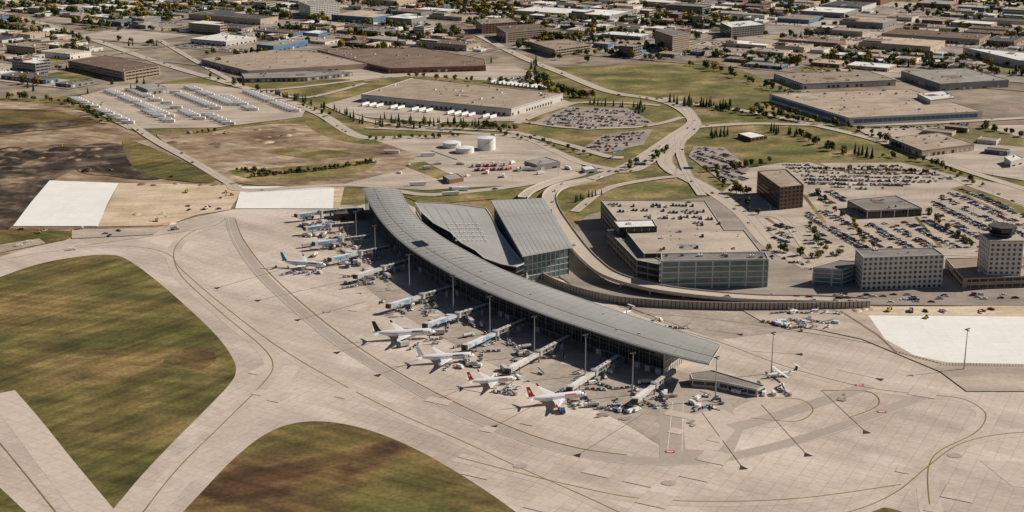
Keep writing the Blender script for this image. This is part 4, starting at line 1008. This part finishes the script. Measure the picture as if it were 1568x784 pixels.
while p0<pmax:
    q0=qmin-(qmin%BQ)
    while q0<qmax:
        cb=W2(p0+BP/2,q0+BQ/2)
        ok=inside(cb.x,cb.y,cw) or any(inside(c.x,c.y,cw) for c in rect(p0,q0,p0+BP,q0+BQ))
        if ok and cb.y<4400 and abs(cb.x)<cb.y*.43+150:
            if inside(cb.x,cb.y,cw):
                for r in (rect(p0,q0,p0+BP,q0+9),rect(p0,q0+9,p0+9,q0+BQ)):
                    if all(inside(c.x,c.y,cw) for c in r): pave.face([(c.x,c.y,zp) for c in r],m_asph)
            bt=R(); bigb=bt<.24; small=bt>.72
            rows=[(q0+11,114)] if bigb else [(q0+11,56),(q0+69,56)]
            if small: rows=[(q0+11,36),(q0+48,38),(q0+87,38)]
            for row,(ya,dp) in enumerate(rows):
                x=p0+11; yb=ya+dp
                while x<p0+BP-25:
                    w=min(U(90,223) if bigb else (U(22,50) if small else U(34,110)),p0+BP-2-x)
                    if p0+BP-2-(x+w)<25: w=p0+BP-2-x
                    r=rect(x+.5,ya,x+w-.5,yb); cc=W2(x+w/2,(ya+yb)/2)
                    if inside(cc.x,cc.y,cw) and not near_seg(cc.x,cc.y,18) and not any(inside(cc.x,cc.y,o) for o in OCC):
                        t=R(); gm=m_lot if t<.34 else m_lotc if t<.62 else m_gravel if t<.84 else m_grass
                        if bigb: gm=m_lot if t<.5 else m_lotc
                        if all(inside(c.x,c.y,cw) for c in r): pave.face([(c.x,c.y,zp) for c in r],gm)
                        far=cb.y>2500
                        fr=U(20,40) if bigb else (U(4,8) if small else U(7,15))
                        if R()<.90 and w>18:
                            mi=U(2,7); a0=x+mi; a1=x+w-U(2,max(3,w*.22)); b0=ya+(U(2,5) if row else fr); b1=yb-(fr if row else U(2,5))
                            if R()<.2 and w>60: a1=x+w*.55
                            rr=rect(a0,b0,a1,b1)
                            bad=any(inside(c.x,c.y,o) for c in rr+[cc] for o in OCC) or any(near_seg(c.x,c.y,2) for c in rr) or not all(inside(c.x,c.y,cw) for c in rr)
                            if not bad:
                                hgt=random.choice([5,6,6,7,8,9,10]) if not small else random.choice([4.5,5,6,7]); st='ind'; fl=1; nm='industrial_building'
                                if bigb: hgt=U(8,12)
                                k=R()
                                if k<.08 and not bigb: hgt=random.choice([11,14,17]); st='band'; fl=int(hgt/3.5); nm='office_building'
                                elif k<.25: st='dock'; nm='warehouse'
                                poly=rr
                                if R()<.4 and a1-a0>30:
                                    am=a0+(a1-a0)*U(.35,.65); bm_=b0+(b1-b0)*U(.4,.7)
                                    poly=[W2(a0,b0),W2(a1,b0),W2(a1,bm_),W2(am,bm_),W2(am,b1),W2(a0,b1)]
                                building(nm,poly,hgt,random.choice(walls),random.choice(roofs),st,fl,hvac=None if not far else 3,occ=False)
                                if R()<.3 and not small:
                                    q_=rect(a0+4,b0+4,a0+4+(a1-a0)*U(.2,.4),b0+4+(b1-b0)*U(.25,.5)); building('upper_storey_block',q_,hgt+U(2,4),random.choice(walls),random.choice(roofs),'band',1,hvac=1,occ=False,z0=hgt-.62,wz0=.6)
                                dens=random.choice([0,.2,.4,.75]) if not bigb else .6
                                for kk in range(2 if bigb else 1):
                                    yy=(ya+5+kk*14) if row==0 and not small else yb-5
                                    if yy>b0-3 and yy<b1+3 and not small: continue
                                    xx=x+4
                                    while xx<x+w-4:
                                        if R()<dens*(.35 if far else 1)*(.6 if small else 1): c=W2(xx,yy); car(c.x,c.y,th+math.pi/2)
                                        xx+=2.9
                                if R()<.2:
                                    for k in range(random.randint(2,7)): c=W2(x+w-4,ya+8+k*4); put('semi_trailer',TRL,c.x,c.y,.15,th)
                        else:
                            for k in range(random.randint(0,24)):
                                c=W2(x+U(5,w-5),ya+U(6,dp-6)); car(c.x,c.y,th+math.pi/2*random.randint(0,1))
                        green=noise.noise(Vector((cc.x*.003,cc.y*.003,9)))>.0
                        for k in range(random.choice([2,4,7,10]) if (green or small) else random.choice([0,0,1,3])):
                            if R()<.7: c=W2(x+U(0,w),(ya-1+U(-3,3)) if row==0 else (yb+1+U(-3,3)))
                            else: c=W2(x+U(-1,1),ya+U(0,dp))
                            cityt.append(c)
                    x+=w
        q0+=BQ
    p0+=BP
pave.build('pavement')
for _ in range(3000):
    b=U(1900,4200); a=U(-1,1)*(b*.43+100)
    k=noise.noise(Vector((a*.005,b*.005,3)))
    if k>.16-(b-2400)*.00014 and inside(a,b,cw): cityt.append(Vector((a,b)))
for c in cityt:
    if inside(c.x,c.y,cw) and not near_seg(c.x,c.y,-4): (tree if R()<.88 else conif)(c.x,c.y,1.3 if c.y>2300 else 1.1)
for _ in range(12):
    p=G(U(1430,1600),U(200,262)); 
    if not inside(p.x,p.y,city2) or near_seg(p.x,p.y,16) or any(inside(p.x,p.y,o) for o in OCC): continue
    w,d_=U(16,34),U(12,22); c=Vector((p.x,p.y)); building('storage_shed',[c-e1*w/2-e2*d_/2,c+e1*w/2-e2*d_/2,c+e1*w/2+e2*d_/2,c-e1*w/2+e2*d_/2],U(5,7),random.choice(walls),random.choice(roofs))

# ------------------------------------------------ light, sky, camera
el=math.radians(35); az=math.radians(16)
w=bpy.data.worlds.new("World"); sc.world=w; w.use_nodes=True; nt=w.node_tree; nt.nodes.clear()
sk=nt.nodes.new('ShaderNodeTexSky'); sk.sky_type='NISHITA'; sk.sun_disc=False; sk.sun_elevation=el; sk.sun_rotation=math.pi/2-az; sk.air_density=.6; sk.dust_density=.5; sk.ozone_density=.6
bg=nt.nodes.new('ShaderNodeBackground'); bg.inputs['Strength'].default_value=.05; ou=nt.nodes.new('ShaderNodeOutputWorld')
nt.links.new(sk.outputs[0],bg.inputs[0]); nt.links.new(bg.outputs[0],ou.inputs[0])
sl=bpy.data.lights.new('sun','SUN'); sl.energy=5.0; sl.angle=math.radians(.5); sl.color=(1,.925,.82)
so=bpy.data.objects.new('sun',sl); d=Vector((math.cos(el)*math.cos(az),math.cos(el)*math.sin(az),math.sin(el))); so.rotation_euler=d.to_track_quat('Z','Y').to_euler(); so.location=(500,500,800); COL.objects.link(so)
cd=bpy.data.cameras.new('camera'); cd.sensor_width=36; cd.clip_start=1; cd.clip_end=60000
cd.lens=36*F/1568
co=bpy.data.objects.new('camera',cd); co.location=(0,0,H); co.rotation_euler=(math.pi/2-TH,0,0); COL.objects.link(co); sc.camera=co
sc.view_settings.view_transform='Standard'; sc.view_settings.look='None'; sc.view_settings.exposure=0
